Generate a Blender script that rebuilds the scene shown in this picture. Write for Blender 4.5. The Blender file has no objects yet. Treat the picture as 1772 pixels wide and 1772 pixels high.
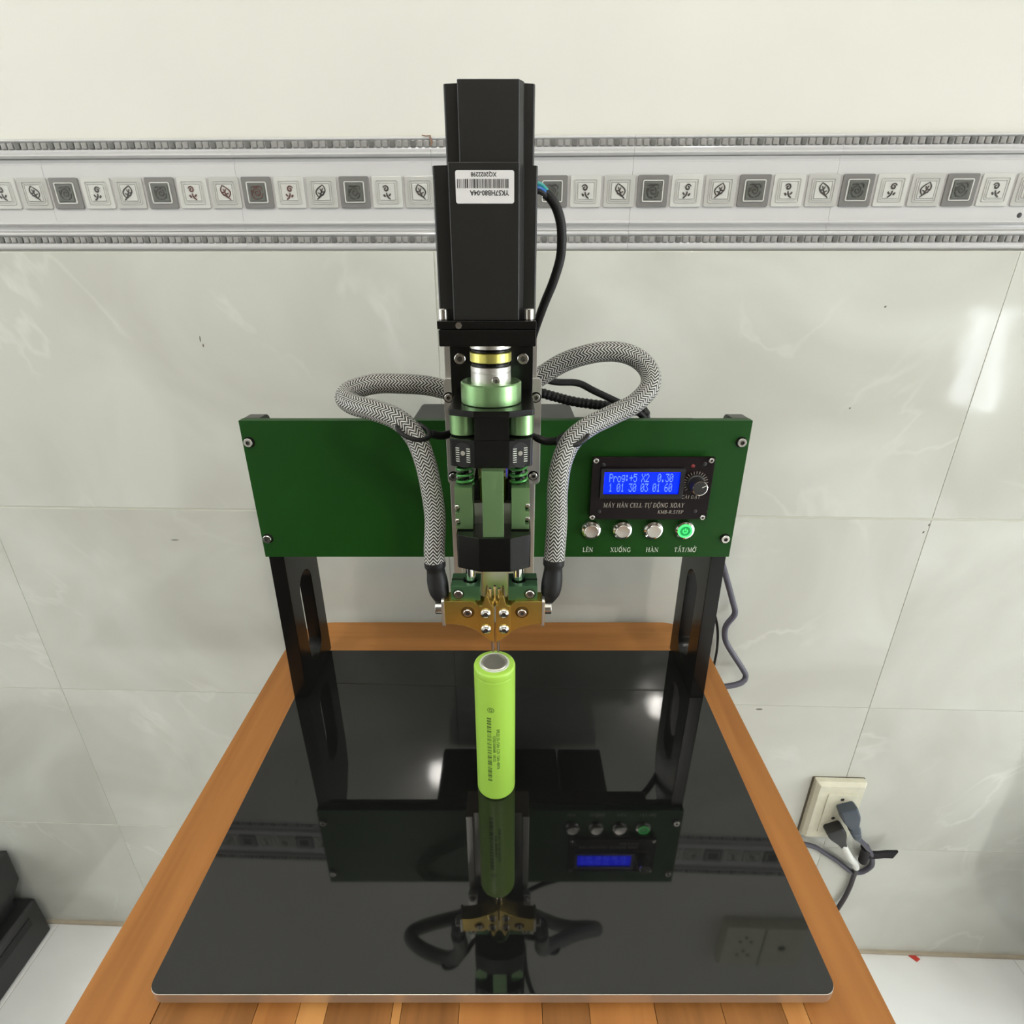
import bpy, bmesh, math, random
from mathutils import Vector, Matrix
random.seed(7)
S = 0.001                      # everything below is written in millimetres
GZ = 742.0                     # height of the machine's glass top above the floor
PI = math.pi
sc = bpy.context.scene
COL = sc.collection

# ------------------------------------------------------------------ camera, world, light, exposure
cam = bpy.data.cameras.new('camera')
cam.sensor_fit = 'HORIZONTAL'
cam.sensor_width = 36.0
cam.lens = 36.0 * 971.0 / 1772.0
cam.clip_start = 0.01
camo = bpy.data.objects.new('camera', cam)
COL.objects.link(camo)
camo.location = (0.014, 0.0, (GZ + 426) * S)
camo.rotation_euler = (math.radians(90 - 23.8), 0, 0)
sc.camera = camo

world = bpy.data.worlds.new('world')
sc.world = world
world.use_nodes = True
world.node_tree.nodes['Background'].inputs[0].default_value = (0.9, 0.93, 1.0, 1)
world.node_tree.nodes['Background'].inputs[1].default_value = 0.3

LAMPS = [(718, -1270, 1900, 43, (1.0, 0.96, 0.89)), (-440, -700, 1900, 29, (1.0, 0.965, 0.90))]
sc.view_settings.view_transform = 'Standard'
sc.view_settings.look = 'None'
sc.view_settings.gamma = 1.0
sc.view_settings.use_curve_mapping = False
sc.view_settings.exposure = -0.15

# ------------------------------------------------------------------ materials
MATS = {}
def mat(name, color, rough=0.5, metal=0.0, spec=0.5, coat=0.0, emit=None, estr=0.0, bump=0.0, bscale=600.0, var=0.0, vscale=60.0, ior=1.5, aniso=None):
    if name in MATS: return MATS[name]
    m = bpy.data.materials.new(name); m.use_nodes = True
    nt = m.node_tree; b = nt.nodes['Principled BSDF']
    b.inputs['Base Color'].default_value = (*color, 1)
    b.inputs['Roughness'].default_value = rough
    b.inputs['Metallic'].default_value = metal
    b.inputs['Specular IOR Level'].default_value = spec
    b.inputs['IOR'].default_value = ior
    b.inputs['Coat Weight'].default_value = coat
    b.inputs['Coat Roughness'].default_value = 0.08
    if emit:
        b.inputs['Emission Color'].default_value = (*emit, 1)
        b.inputs['Emission Strength'].default_value = estr
    tc = nt.nodes.new('ShaderNodeTexCoord')
    if var > 0:
        n = nt.nodes.new('ShaderNodeTexNoise'); n.inputs['Scale'].default_value = vscale; n.inputs['Detail'].default_value = 4
        nt.links.new(tc.outputs['Object'], n.inputs['Vector'])
        mx = nt.nodes.new('ShaderNodeMix'); mx.data_type = 'RGBA'
        mx.inputs[6].default_value = (*[c * (1 - var) for c in color], 1)
        mx.inputs[7].default_value = (*[min(1, c * (1 + var)) for c in color], 1)
        nt.links.new(n.outputs['Fac'], mx.inputs[0]); nt.links.new(mx.outputs[2], b.inputs['Base Color'])
    if bump > 0:
        n = nt.nodes.new('ShaderNodeTexNoise'); n.inputs['Scale'].default_value = bscale; n.inputs['Detail'].default_value = 3
        nt.links.new(tc.outputs['Object'], n.inputs['Vector'])
        bp = nt.nodes.new('ShaderNodeBump'); bp.inputs['Strength'].default_value = bump; bp.inputs['Distance'].default_value = 0.0005
        nt.links.new(n.outputs['Fac'], bp.inputs['Height']); nt.links.new(bp.outputs[0], b.inputs['Normal'])
    MATS[name] = m
    return m

def ramp(nt, stops):
    r = nt.nodes.new('ShaderNodeValToRGB')
    e = r.color_ramp.elements
    e[0].position, e[0].color = stops[0][0], (*stops[0][1], 1)
    e[1].position, e[1].color = stops[-1][0], (*stops[-1][1], 1)
    for p, c in stops[1:-1]:
        x = e.new(p); x.color = (*c, 1)
    return r

def tile_mat(name, dark, light, vein, rough=0.12, wav=0.25):
    """glazed ceramic with soft marble clouds and thin pale veins; every tile takes its own patch"""
    m = bpy.data.materials.new(name); m.use_nodes = True
    nt = m.node_tree; N = nt.nodes; L = nt.links; b = N['Principled BSDF']
    tc = N.new('ShaderNodeTexCoord'); oi = N.new('ShaderNodeObjectInfo')
    mul = N.new('ShaderNodeMath'); mul.operation = 'MULTIPLY'; mul.inputs[1].default_value = 37.0
    L.new(oi.outputs['Random'], mul.inputs[0])
    add = N.new('ShaderNodeVectorMath'); add.operation = 'ADD'
    L.new(tc.outputs['Object'], add.inputs[0]); L.new(mul.outputs[0], add.inputs[1])
    n1 = N.new('ShaderNodeTexNoise'); n1.inputs['Scale'].default_value = 4.5; n1.inputs['Detail'].default_value = 3; n1.inputs['Distortion'].default_value = 1.2
    n1.inputs['Roughness'].default_value = 0.45
    L.new(add.outputs[0], n1.inputs['Vector'])
    r1 = ramp(nt, [(0.33, dark), (0.52, tuple((a + c) / 2 for a, c in zip(dark, light))), (0.68, light)])
    L.new(n1.outputs['Fac'], r1.inputs[0])
    # veins: where a distorted noise crosses its middle value
    n2 = N.new('ShaderNodeTexNoise'); n2.inputs['Scale'].default_value = 3.2; n2.inputs['Detail'].default_value = 5; n2.inputs['Distortion'].default_value = 0.9
    L.new(add.outputs[0], n2.inputs['Vector'])
    s = N.new('ShaderNodeMath'); s.operation = 'SUBTRACT'; s.inputs[1].default_value = 0.5; L.new(n2.outputs['Fac'], s.inputs[0])
    a = N.new('ShaderNodeMath'); a.operation = 'ABSOLUTE'; L.new(s.outputs[0], a.inputs[0])
    mr = N.new('ShaderNodeMapRange'); mr.inputs[1].default_value = 0.0; mr.inputs[2].default_value = 0.016; mr.inputs[3].default_value = 1.0; mr.inputs[4].default_value = 0.0
    L.new(a.outputs[0], mr.inputs[0])
    mask = N.new('ShaderNodeMath'); mask.operation = 'MULTIPLY'
    n3 = N.new('ShaderNodeTexNoise'); n3.inputs['Scale'].default_value = 6.0; L.new(add.outputs[0], n3.inputs['Vector'])
    mr3 = N.new('ShaderNodeMapRange'); mr3.inputs[1].default_value = 0.45; mr3.inputs[2].default_value = 0.65; mr3.inputs[4].default_value = 0.5
    L.new(n3.outputs['Fac'], mr3.inputs[0])
    L.new(mr.outputs[0], mask.inputs[0]); L.new(mr3.outputs[0], mask.inputs[1])
    mx = N.new('ShaderNodeMix'); mx.data_type = 'RGBA'; mx.inputs[7].default_value = (*vein, 1)
    L.new(mask.outputs[0], mx.inputs[0]); L.new(r1.outputs[0], mx.inputs[6]); L.new(mx.outputs[2], b.inputs['Base Color'])
    b.inputs['Roughness'].default_value = rough
    nb = N.new('ShaderNodeTexNoise'); nb.inputs['Scale'].default_value = 9.0; nb.inputs['Detail'].default_value = 2; L.new(add.outputs[0], nb.inputs['Vector'])
    bp = N.new('ShaderNodeBump'); bp.inputs['Strength'].default_value = wav; bp.inputs['Distance'].default_value = 0.006
    L.new(nb.outputs['Fac'], bp.inputs['Height']); L.new(bp.outputs[0], b.inputs['Normal'])
    MATS[name] = m
    return m

def wood_mat(name, c1, c2, axis='Y', scale=1.0):
    m = bpy.data.materials.new(name); m.use_nodes = True
    nt = m.node_tree; N = nt.nodes; L = nt.links; b = N['Principled BSDF']
    tc = N.new('ShaderNodeTexCoord'); oi = N.new('ShaderNodeObjectInfo')
    mul = N.new('ShaderNodeMath'); mul.operation = 'MULTIPLY'; mul.inputs[1].default_value = 23.0
    L.new(oi.outputs['Random'], mul.inputs[0])
    add = N.new('ShaderNodeVectorMath'); add.operation = 'ADD'; L.new(tc.outputs['Object'], add.inputs[0]); L.new(mul.outputs[0], add.inputs[1])
    mp = N.new('ShaderNodeMapping'); mp.inputs['Scale'].default_value = (60 * scale, 4 * scale, 30) if axis == 'Y' else (4 * scale, 60 * scale, 30)
    L.new(add.outputs[0], mp.inputs['Vector'])
    n = N.new('ShaderNodeTexNoise'); n.inputs['Scale'].default_value = 1.0; n.inputs['Detail'].default_value = 5; n.inputs['Distortion'].default_value = 0.6
    L.new(mp.outputs[0], n.inputs['Vector'])
    r = ramp(nt, [(0.3, c1), (0.7, c2)]); L.new(n.outputs['Fac'], r.inputs[0])
    L.new(r.outputs[0], b.inputs['Base Color']); b.inputs['Roughness'].default_value = 0.45; b.inputs['Specular IOR Level'].default_value = 0.3
    bp = N.new('ShaderNodeBump'); bp.inputs['Strength'].default_value = 0.06; bp.inputs['Distance'].default_value = 0.001
    L.new(n.outputs['Fac'], bp.inputs['Height']); L.new(bp.outputs[0], b.inputs['Normal'])
    MATS[name] = m
    return m

def braid_mat(name):
    """two-colour braided sleeve: pale diagonal dashes in columns that lean left and right in turn"""
    m = bpy.data.materials.new(name); m.use_nodes = True
    nt = m.node_tree; N = nt.nodes; L = nt.links; b = N['Principled BSDF']
    def math_(op, a, bb=None, c=None):
        x = N.new('ShaderNodeMath'); x.operation = op
        for i, v in enumerate((a, bb, c)):
            if v is None: continue
            if isinstance(v, (int, float)): x.inputs[i].default_value = v
            else: L.new(v, x.inputs[i])
        return x.outputs[0]
    uv = N.new('ShaderNodeUVMap'); uv.uv_map = 'UVMap'
    sep = N.new('ShaderNodeSeparateXYZ'); L.new(uv.outputs[0], sep.inputs[0])
    u, v = sep.outputs[0], sep.outputs[1]
    cu = math_('MULTIPLY', u, 8.0)                       # 8 pairs of columns around
    tri = math_('PINGPONG', cu, 0.5)                     # 0..0.5..0
    vv = math_('MULTIPLY', v, 400.0)                     # rows per metre
    row = math_('FRACT', math_('ADD', vv, math_('MULTIPLY', tri, 2.6)))
    d = math_('ABSOLUTE', math_('SUBTRACT', row, 0.5))   # 0 middle of the pale strand
    strand = math_('MULTIPLY_ADD', math_('SUBTRACT', 0.29, d), 9.0, 0.0)
    strand.node.use_clamp = True
    # dark seam where two columns meet
    f2 = math_('FRACT', math_('MULTIPLY', cu, 2.0))
    seam = math_('MULTIPLY', math_('SUBTRACT', 0.5, math_('ABSOLUTE', math_('SUBTRACT', f2, 0.5))), 9.0)
    seam.node.use_clamp = True
    fac = math_('MULTIPLY', strand, math_('MULTIPLY_ADD', seam, 0.55, 0.45))
    r = ramp(nt, [(0.0, (0.006, 0.006, 0.006)), (1.0, (0.60, 0.59, 0.55))])
    L.new(fac, r.inputs[0]); L.new(r.outputs[0], b.inputs['Base Color'])
    b.inputs['Roughness'].default_value = 0.45
    bp = N.new('ShaderNodeBump'); bp.inputs['Strength'].default_value = 0.7; bp.inputs['Distance'].default_value = 0.0007
    L.new(fac, bp.inputs['Height']); L.new(bp.outputs[0], b.inputs['Normal'])
    MATS[name] = m
    return m

black_anod = mat('black_anodised', (0.004, 0.004, 0.0035), 0.24, 0.0, 0.32, bump=0.05, bscale=2500)
black_paint = mat('black_motor_paint', (0.010, 0.010, 0.009), 0.36, 0.0, 0.42, bump=0.08, bscale=1500)
black_plastic = mat('black_plastic', (0.014, 0.014, 0.014), 0.45, bump=0.1, bscale=900)
black_rubber = mat('black_rubber', (0.008, 0.008, 0.008), 0.5, spec=0.3, bump=0.25, bscale=300)
green_anod = mat('green_anodised', (0.27, 0.46, 0.21), 0.28, 0.8, bump=0.03, bscale=2500)
green_dark = mat('dark_green_anodised', (0.085, 0.21, 0.10), 0.28, 0.7)
green_panel = mat('green_panel_paint', (0.006, 0.054, 0.004), 0.45, 0.1, 0.25, bump=0.08, bscale=3000)
green_wire = mat('green_spring_wire', (0.06, 0.26, 0.06), 0.3, 0.4)
gold = mat('gold_anodised', (0.62, 0.45, 0.11), 0.24, 0.9, bump=0.03, bscale=1800)
brass = mat('brass', (0.55, 0.42, 0.2), 0.25, 1.0)
yellow = mat('yellow_anodised', (0.74, 0.68, 0.17), 0.28, 0.8)
steel = mat('steel', (0.62, 0.60, 0.56), 0.22, 1.0, bump=0.04, bscale=2000)
steel_dark = mat('recess_steel', (0.14, 0.13, 0.12), 0.4, 0.9)
alu = mat('brushed_aluminium', (0.62, 0.60, 0.56), 0.34, 0.9, bump=0.08, bscale=1500)
alu_satin = mat('satin_aluminium', (0.74, 0.72, 0.68), 0.30, 0.9)
chrome = mat('chrome', (0.8, 0.78, 0.75), 0.08, 1.0)
glass_black = mat('black_glass', (0.006, 0.006, 0.006), 0.035, 0.0, 0.5, ior=1.58)
wood_dark_gap = mat('wood_gap', (0.03, 0.012, 0.005), 0.8)
acrylic = mat('dark_acrylic', (0.010, 0.006, 0.007), 0.14, spec=0.16)
bezel_black = mat('lcd_bezel', (0.008, 0.008, 0.010), 0.3)
led_red = mat('red_led', (0.12, 0.02, 0.02), 0.3, emit=(1, 0.05, 0.04), estr=0.08)
white_ink = mat('white_ink', (0.62, 0.64, 0.56), 0.6)
grey_ink = mat('tan_ink', (0.36, 0.33, 0.27), 0.5)
black_ink = mat('black_ink', (0.02, 0.02, 0.02), 0.6)
dark_print = mat('dark_green_print', (0.07, 0.14, 0.02), 0.6)
paper = mat('sticker_paper', (0.62, 0.61, 0.60), 0.55)
battery_wrap = mat('lime_battery_wrap', (0.365, 0.63, 0.08), 0.38, 0.0, 0.5)
white_ring = mat('white_insulator', (0.62, 0.66, 0.56), 0.5)
lcd_blue = mat('lcd_backlight', (0.0, 0.0, 0.1), 0.5, spec=0.2, emit=(0.0, 0.008, 1.0), estr=4.5)
lcd_char = mat('lcd_characters', (0.1, 0.2, 0.6), 0.4, emit=(0.028, 0.055, 1.0), estr=4.5)
led_green = mat('green_ring_light', (0.05, 0.5, 0.15), 0.3, emit=(0.05, 1.0, 0.12), estr=1.8)
led_green_dim = mat('green_button_face', (0.0, 0.22, 0.06), 0.3, emit=(0.0, 0.5, 0.1), estr=0.35)
ivory = mat('ivory_plastic', (0.66, 0.64, 0.50), 0.42, var=0.18, vscale=70)
plug_blue = mat('grey_blue_rubber', (0.055, 0.07, 0.09), 0.45)
cord_grey = mat('grey_cord', (0.065, 0.062, 0.085), 0.45)
white_sleeve = mat('white_sleeve', (0.72, 0.73, 0.68), 0.4, bump=0.3, bscale=150)
velcro = mat('black_hook_strap', (0.01, 0.008, 0.010), 0.9, bump=0.6, bscale=1500)
grout = mat('pale_grout', (0.55, 0.55, 0.47), 0.8)
grout_floor = mat('beige_grout', (0.42, 0.37, 0.28), 0.85, var=0.2, vscale=30)
plaster = mat('cream_wall_paint', (0.67, 0.66, 0.60), 0.32, bump=0.12, bscale=25, var=0.045, vscale=7)
room_white = mat('room_paint', (0.76, 0.755, 0.72), 0.7, var=0.03)
listel = mat('glazed_white_border', (0.555, 0.55, 0.54), 0.09, bump=0.06, bscale=40)
listel_grey = mat('glazed_grey_border', (0.50, 0.485, 0.465), 0.2)
bead_light = mat('bead_grey', (0.27, 0.265, 0.25), 0.18)
bead_dark = mat('bead_dark_grey', (0.14, 0.14, 0.13), 0.18)
motif_light = mat('motif_light_grey', (0.455, 0.45, 0.42), 0.18)
motif_pale = mat('motif_pale', (0.545, 0.545, 0.51), 0.18)
motif_dark = mat('motif_dark_grey', (0.185, 0.18, 0.17), 0.2)
motif_deep = mat('motif_deep_grey', (0.115, 0.125, 0.11), 0.2)
print_dark = mat('motif_print_dark', (0.055, 0.05, 0.045), 0.3)
print_red = mat('motif_print_brown', (0.10, 0.045, 0.04), 0.3)
rose_pink = mat('motif_rose_pink', (0.42, 0.16, 0.17), 0.2)
crystal = mat('clear_stone', (0.8, 0.8, 0.74), 0.05, 0.6)
rust = mat('rust_stain', (0.22, 0.13, 0.085), 0.7)
blue_plastic = mat('blue_plastic', (0.01, 0.035, 0.16), 0.4)
scrap_red = mat('red_scrap', (0.55, 0.05, 0.03), 0.6)
teal_wire = mat('teal_wire', (0.03, 0.32, 0.30), 0.35)
blue_wire = mat('blue_wire', (0.02, 0.12, 0.40), 0.35)
wall_tile = tile_mat('marbled_wall_tile', (0.50, 0.50, 0.445), (0.60, 0.61, 0.55), (0.68, 0.69, 0.63), 0.07, 0.12)
floor_tile = tile_mat('marbled_floor_tile', (0.78, 0.79, 0.77), (0.86, 0.87, 0.85), (0.87, 0.88, 0.86), 0.10, 0.1)
wood_a = wood_mat('orange_wood', (0.29, 0.113, 0.026), (0.39, 0.163, 0.042))
wood_ax = wood_mat('orange_wood_cross', (0.32, 0.13, 0.030), (0.43, 0.185, 0.05), 'X')
wood_b = wood_mat('brown_wood', (0.17, 0.068, 0.016), (0.31, 0.13, 0.034))
wood_c = wood_mat('bright_wood', (0.40, 0.17, 0.045), (0.50, 0.24, 0.07))
braid = braid_mat('black_and_white_braid')

# ------------------------------------------------------------------ mesh helpers (millimetres)
def rot_to(axis):
    return Vector((0, 0, 1)).rotation_difference(Vector(axis).normalized()).to_matrix()

def box(bm, x0, x1, y0, y1, z0, z1, bev=0.0, seg=2):
    vs = [bm.verts.new((x, y, z)) for x in (x0, x1) for y in (y0, y1) for z in (z0, z1)]
    idx = [(0, 1, 3, 2), (4, 6, 7, 5), (0, 4, 5, 1), (2, 3, 7, 6), (0, 2, 6, 4), (1, 5, 7, 3)]
    fs = [bm.faces.new([vs[i] for i in f]) for f in idx]
    if bev > 0:
        es = list({e for f in fs for e in f.edges})
        bmesh.ops.bevel(bm, geom=es, offset=bev, segments=seg, profile=0.5, affect='EDGES')
    return bm

def lathe(bm, prof, origin, axis=(0, 0, 1), seg=32, closed=True):
    """prof: (radius, height) pairs from bottom to top along axis"""
    R = rot_to(axis); o = Vector(origin); rings = []
    for r, h in prof:
        if r < 1e-6:
            rings.append([bm.verts.new(R @ Vector((0, 0, h)) + o)])
        else:
            rings.append([bm.verts.new(R @ Vector((r * math.cos(2 * PI * k / seg), r * math.sin(2 * PI * k / seg), h)) + o) for k in range(seg)])
    for a, b in zip(rings, rings[1:]):
        for k in range(seg):
            k2 = (k + 1) % seg
            if len(a) == 1 and len(b) > 1: bm.faces.new((a[0], b[k2], b[k]))
            elif len(b) == 1 and len(a) > 1: bm.faces.new((a[k], a[k2], b[0]))
            elif len(a) > 1: bm.faces.new((a[k], a[k2], b[k2], b[k]))
    if closed:
        if len(rings[0]) > 1: bm.faces.new(list(reversed(rings[0])))
        if len(rings[-1]) > 1: bm.faces.new(rings[-1])
    return bm

def cyl(bm, origin, axis, r, h, seg=28, ch=0.3):
    return lathe(bm, [(r - ch, 0), (r, ch), (r, h - ch), (r - ch, h)], origin, axis, seg)

def prism_z(bm, pts, z0, z1, bev=0.0):
    lo = [bm.verts.new((x, y, z0)) for x, y in pts]; hi = [bm.verts.new((x, y, z1)) for x, y in pts]
    n = len(pts); fs = []
    area = sum(pts[i][0] * pts[(i + 1) % n][1] - pts[(i + 1) % n][0] * pts[i][1] for i in range(n))
    fs.append(bm.faces.new(lo[::-1] if area > 0 else lo)); fs.append(bm.faces.new(hi if area > 0 else hi[::-1]))
    for i in range(n):
        j = (i + 1) % n
        q = (lo[i], lo[j], hi[j], hi[i])
        fs.append(bm.faces.new(q if area > 0 else q[::-1]))
    if bev > 0:
        es = list({e for f in fs for e in f.edges})
        bmesh.ops.bevel(bm, geom=es, offset=bev, segments=2, profile=0.5, affect='EDGES')
    return bm

def plate(bm, outlines, depth, origin, xa, ya, bev=0.0):
    """flat plate with holes: 2D outlines (first is the rim), extruded by depth along xa x ya, starting at origin"""
    cu = bpy.data.curves.new('tmp', 'CURVE'); cu.dimensions = '2D'; cu.fill_mode = 'BOTH'
    cu.extrude = max(depth / 2 - bev, 0.001); cu.bevel_depth = bev; cu.bevel_resolution = 1; cu.offset = -bev
    for o in outlines:
        sp = cu.splines.new('POLY'); sp.points.add(len(o) - 1); sp.use_cyclic_u = True
        for p, q in zip(sp.points, o): p.co = (q[0], q[1], 0, 1)
    ob = bpy.data.objects.new('tmp', cu); COL.objects.link(ob)
    dg = bpy.context.evaluated_depsgraph_get()
    me = bpy.data.meshes.new_from_object(ob.evaluated_get(dg))
    X = Vector(xa).normalized(); Y = Vector(ya).normalized(); Z = X.cross(Y)
    M = Matrix((X, Y, Z)).transposed().to_4x4(); M.translation = Vector(origin) + Z * (depth / 2)
    me.transform(M)
    t = bmesh.new(); t.from_mesh(me); bmesh.ops.remove_doubles(t, verts=t.verts, dist=0.001); t.to_mesh(me); t.free()
    bm.from_mesh(me)
    bpy.data.objects.remove(ob); bpy.data.curves.remove(cu); bpy.data.meshes.remove(me)
    return bm

def rrect(x0, x1, y0, y1, r, n=6):
    out = []
    for cx, cy, a0 in ((x1 - r, y1 - r, 0), (x0 + r, y1 - r, 90), (x0 + r, y0 + r, 180), (x1 - r, y0 + r, 270)):
        for k in range(n + 1):
            a = math.radians(a0 + 90 * k / n); out.append((cx + r * math.cos(a), cy + r * math.sin(a)))
    return out

def circ(x, y, r, n=24):
    return [(x + r * math.cos(2 * PI * k / n), y + r * math.sin(2 * PI * k / n)) for k in range(n)]

def spline(pts, step=3.0):
    P = [Vector(p) for p in pts]; P = [P[0] * 2 - P[1]] + P + [P[-1] * 2 - P[-2]]
    out = []
    for i in range(1, len(P) - 2):
        a, b, c, d = P[i - 1:i + 3]; n = max(2, int((c - b).length / step))
        for k in range(n):
            t = k / n
            out.append(0.5 * ((2 * b) + (c - a) * t + (2 * a - 5 * b + 4 * c - d) * t * t + (3 * b - a - 3 * c + d) * t ** 3))
    out.append(P[-2]); return out

def tube(bm, pts, r, seg=12, closed=False, caps=True, uv=False, flat=1.0):
    """r: number or function(fraction)"""
    n = len(pts); tang = []
    for i in range(n):
        a = pts[(i - 1) % n] if (i > 0 or closed) else pts[0]; b = pts[(i + 1) % n] if (i < n - 1 or closed) else pts[-1]
        tang.append((b - a).normalized())
    up = Vector((0, 0, 1)) if abs(tang[0].z) < 0.9 else Vector((0, 1, 0))
    nrm = (up - tang[0] * up.dot(tang[0])).normalized(); rings = []; s = 0; Ls = []
    for i in range(n):
        if i > 0:
            nrm = (nrm - tang[i] * nrm.dot(tang[i])).normalized(); s += (pts[i] - pts[i - 1]).length
        Ls.append(s)
        bn = tang[i].cross(nrm); rr = r(i / (n - 1)) if callable(r) else r
        rings.append([bm.verts.new(pts[i] + (nrm * math.cos(2 * PI * k / seg) + bn * math.sin(2 * PI * k / seg) * flat) * rr) for k in range(seg)])
    ul = (bm.loops.layers.uv.get('UVMap') or bm.loops.layers.uv.new('UVMap')) if uv else None
    rng = range(n) if closed else range(n - 1)
    for i in rng:
        a, b = rings[i], rings[(i + 1) % n]
        for k in range(seg):
            k2 = (k + 1) % seg
            f = bm.faces.new((a[k], a[k2], b[k2], b[k]))
            if uv:
                for lp, (uu, vv) in zip(f.loops, ((k, Ls[i]), (k + 1, Ls[i]), (k + 1, Ls[i + 1]), (k, Ls[i + 1]))):
                    lp[ul].uv = (uu / seg, vv * S)
    if caps and not closed:
        bm.faces.new(rings[0][::-1]); bm.faces.new(rings[-1])
    return bm

def loft(bm, secs):
    """secs: (centre, x-axis, y-axis, width, height, corner)"""
    rings = []
    for c, xa, ya, w, h, r in secs:
        xa = Vector(xa).normalized(); ya = Vector(ya).normalized()
        rings.append([bm.verts.new(Vector(c) + xa * x + ya * y) for x, y in rrect(-w / 2, w / 2, -h / 2, h / 2, r, 3)])
    for a, b in zip(rings, rings[1:]):
        n = len(a)
        for k in range(n): bm.faces.new((a[k], a[(k + 1) % n], b[(k + 1) % n], b[k]))
    bm.faces.new(rings[0][::-1]); bm.faces.new(rings[-1])
    return bm

def area_normals(me, ang):
    """corner normals weighted by face area, so that bevelled flat faces stay flat"""
    ca = math.cos(ang); fn = [p.normal.copy() for p in me.polygons]; fa = [p.area for p in me.polygons]
    vf = [[] for _ in me.vertices]
    for p in me.polygons:
        for v in p.vertices: vf[v].append(p.index)
    out = [None] * len(me.loops)
    for p in me.polygons:
        n0 = fn[p.index]
        for li in p.loop_indices:
            acc = Vector((0, 0, 0))
            for f in vf[me.loops[li].vertex_index]:
                if fn[f].dot(n0) >= ca: acc += fn[f] * fa[f]
            out[li] = acc.normalized() if acc.length > 0 else n0
    me.normals_split_custom_set(out)

ORG = {}      # origin (mm) of every object, in its own frame
def tomesh(name, parts, org, angle=38):
    """parts: bmesh+material pairs -> one mesh"""
    if not isinstance(parts, list): parts = [parts]
    me = bpy.data.meshes.new(name); out = bmesh.new(); slots = []
    for bm, m in parts:
        if m not in slots: slots.append(m)
        bmesh.ops.recalc_face_normals(bm, faces=bm.faces)
        for f in bm.faces: f.material_index = slots.index(m); f.smooth = True
        t = bpy.data.meshes.new('t'); bm.to_mesh(t); bm.free(); out.from_mesh(t); bpy.data.meshes.remove(t)
    for v in out.verts: v.co = (v.co - Vector(org)) * S
    out.to_mesh(me); out.free()
    for m in slots: me.materials.append(m)
    if angle < 70: area_normals(me, math.radians(angle))
    return me

WALL_ROT = math.atan(-0.0336)
W0 = Vector((0, 655.0, 0)); WR = Matrix.Rotation(WALL_ROT, 3, 'Z')
def place(o, org, wall):
    p = Vector(org)
    if wall: p = W0 + WR @ p; o.rotation_euler = (0, 0, WALL_ROT)
    o.location = (p.x * S, p.y * S, (p.z + GZ) * S)

def tag(o, label=None, cat=None, group=None, kind=None):
    if label: o['label'] = label
    if cat: o['category'] = cat
    if group: o['group'] = group
    if kind: o['kind'] = kind
    return o

def root(name, org, label=None, cat=None, group=None, kind=None, wall=False):
    o = bpy.data.objects.new(name, None); o.empty_display_size = 0.02; COL.objects.link(o)
    place(o, org, wall); ORG[o] = Vector(org); tag(o, label, cat, group, kind)
    return o

def obj(name, parts, parent=None, org=(0, 0, 0), wall=False, angle=38, **kw):
    """parent given: vertices are in the parent's frame; else a top-level mesh at org"""
    if parent is not None:
        me = tomesh(name, parts, ORG[parent], angle); o = bpy.data.objects.new(name, me); COL.objects.link(o)
        o.parent = parent; ORG[o] = ORG[parent]
    else:
        me = tomesh(name, parts, org, angle); o = bpy.data.objects.new(name, me); COL.objects.link(o)
        place(o, org, wall); ORG[o] = Vector(org)
    tag(o, **kw)
    return o

def inst(name, me, parent, at, rot=None, scale=None):
    """another object of a shared mesh, at a point (mm) in the parent's frame"""
    o = bpy.data.objects.new(name, me); COL.objects.link(o); o.parent = parent
    o.location = (Vector(at) - ORG[parent]) * S
    if rot is not None: o.rotation_euler = rot
    if scale is not None: o.scale = scale
    ORG[o] = Vector(at)
    return o

def B(): return bmesh.new()

# socket-head screw looking along -Y (head from y=0 to y=-h)
def screw_mesh(name, r, h, hexr=None, dome=False, washer=0, m=None):
    hexr = hexr or r * 0.48; m = m or steel
    b = B()
    if dome:
        prof = [(r, 0), (r, 0.25 * h)] + [(r * math.cos(a), h * (0.25 + 0.75 * math.sin(a))) for a in (0.35, 0.7, 1.0)] + [(hexr, h)]
    else:
        prof = [(r, 0), (r, h - 0.35), (r - 0.35, h), (hexr, h)]
    lathe(b, prof, (0, 0, 0), (0, -1, 0), 24, closed=False)
    c = B(); lathe(c, [(hexr, h), (hexr * 0.9, h * 0.55), (0, h * 0.45)], (0, 0, 0), (0, -1, 0), 6, closed=False)
    return tomesh(name, [(b, m), (c, steel_dark)], (0, 0, 0))

SC = {'panel': screw_mesh('screw', 3.9, 3.0), 'small': screw_mesh('screw', 2.3, 1.6), 'm4': screw_mesh('screw', 4.0, 3.0),
      'm3': screw_mesh('screw', 3.2, 2.2), 'button': screw_mesh('screw', 3.9, 2.6, dome=True), 'tiny': screw_mesh('screw', 2.0, 1.5),
      'bolt': screw_mesh('bolt', 5.0, 4.6)}

# ------------------------------------------------------------------ the room
wb = obj('wall_back', (box(B(), -1650, 2750, 0, 120, -742, 1958), plaster), None, (0, 0, 0), True, kind='structure')
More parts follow.
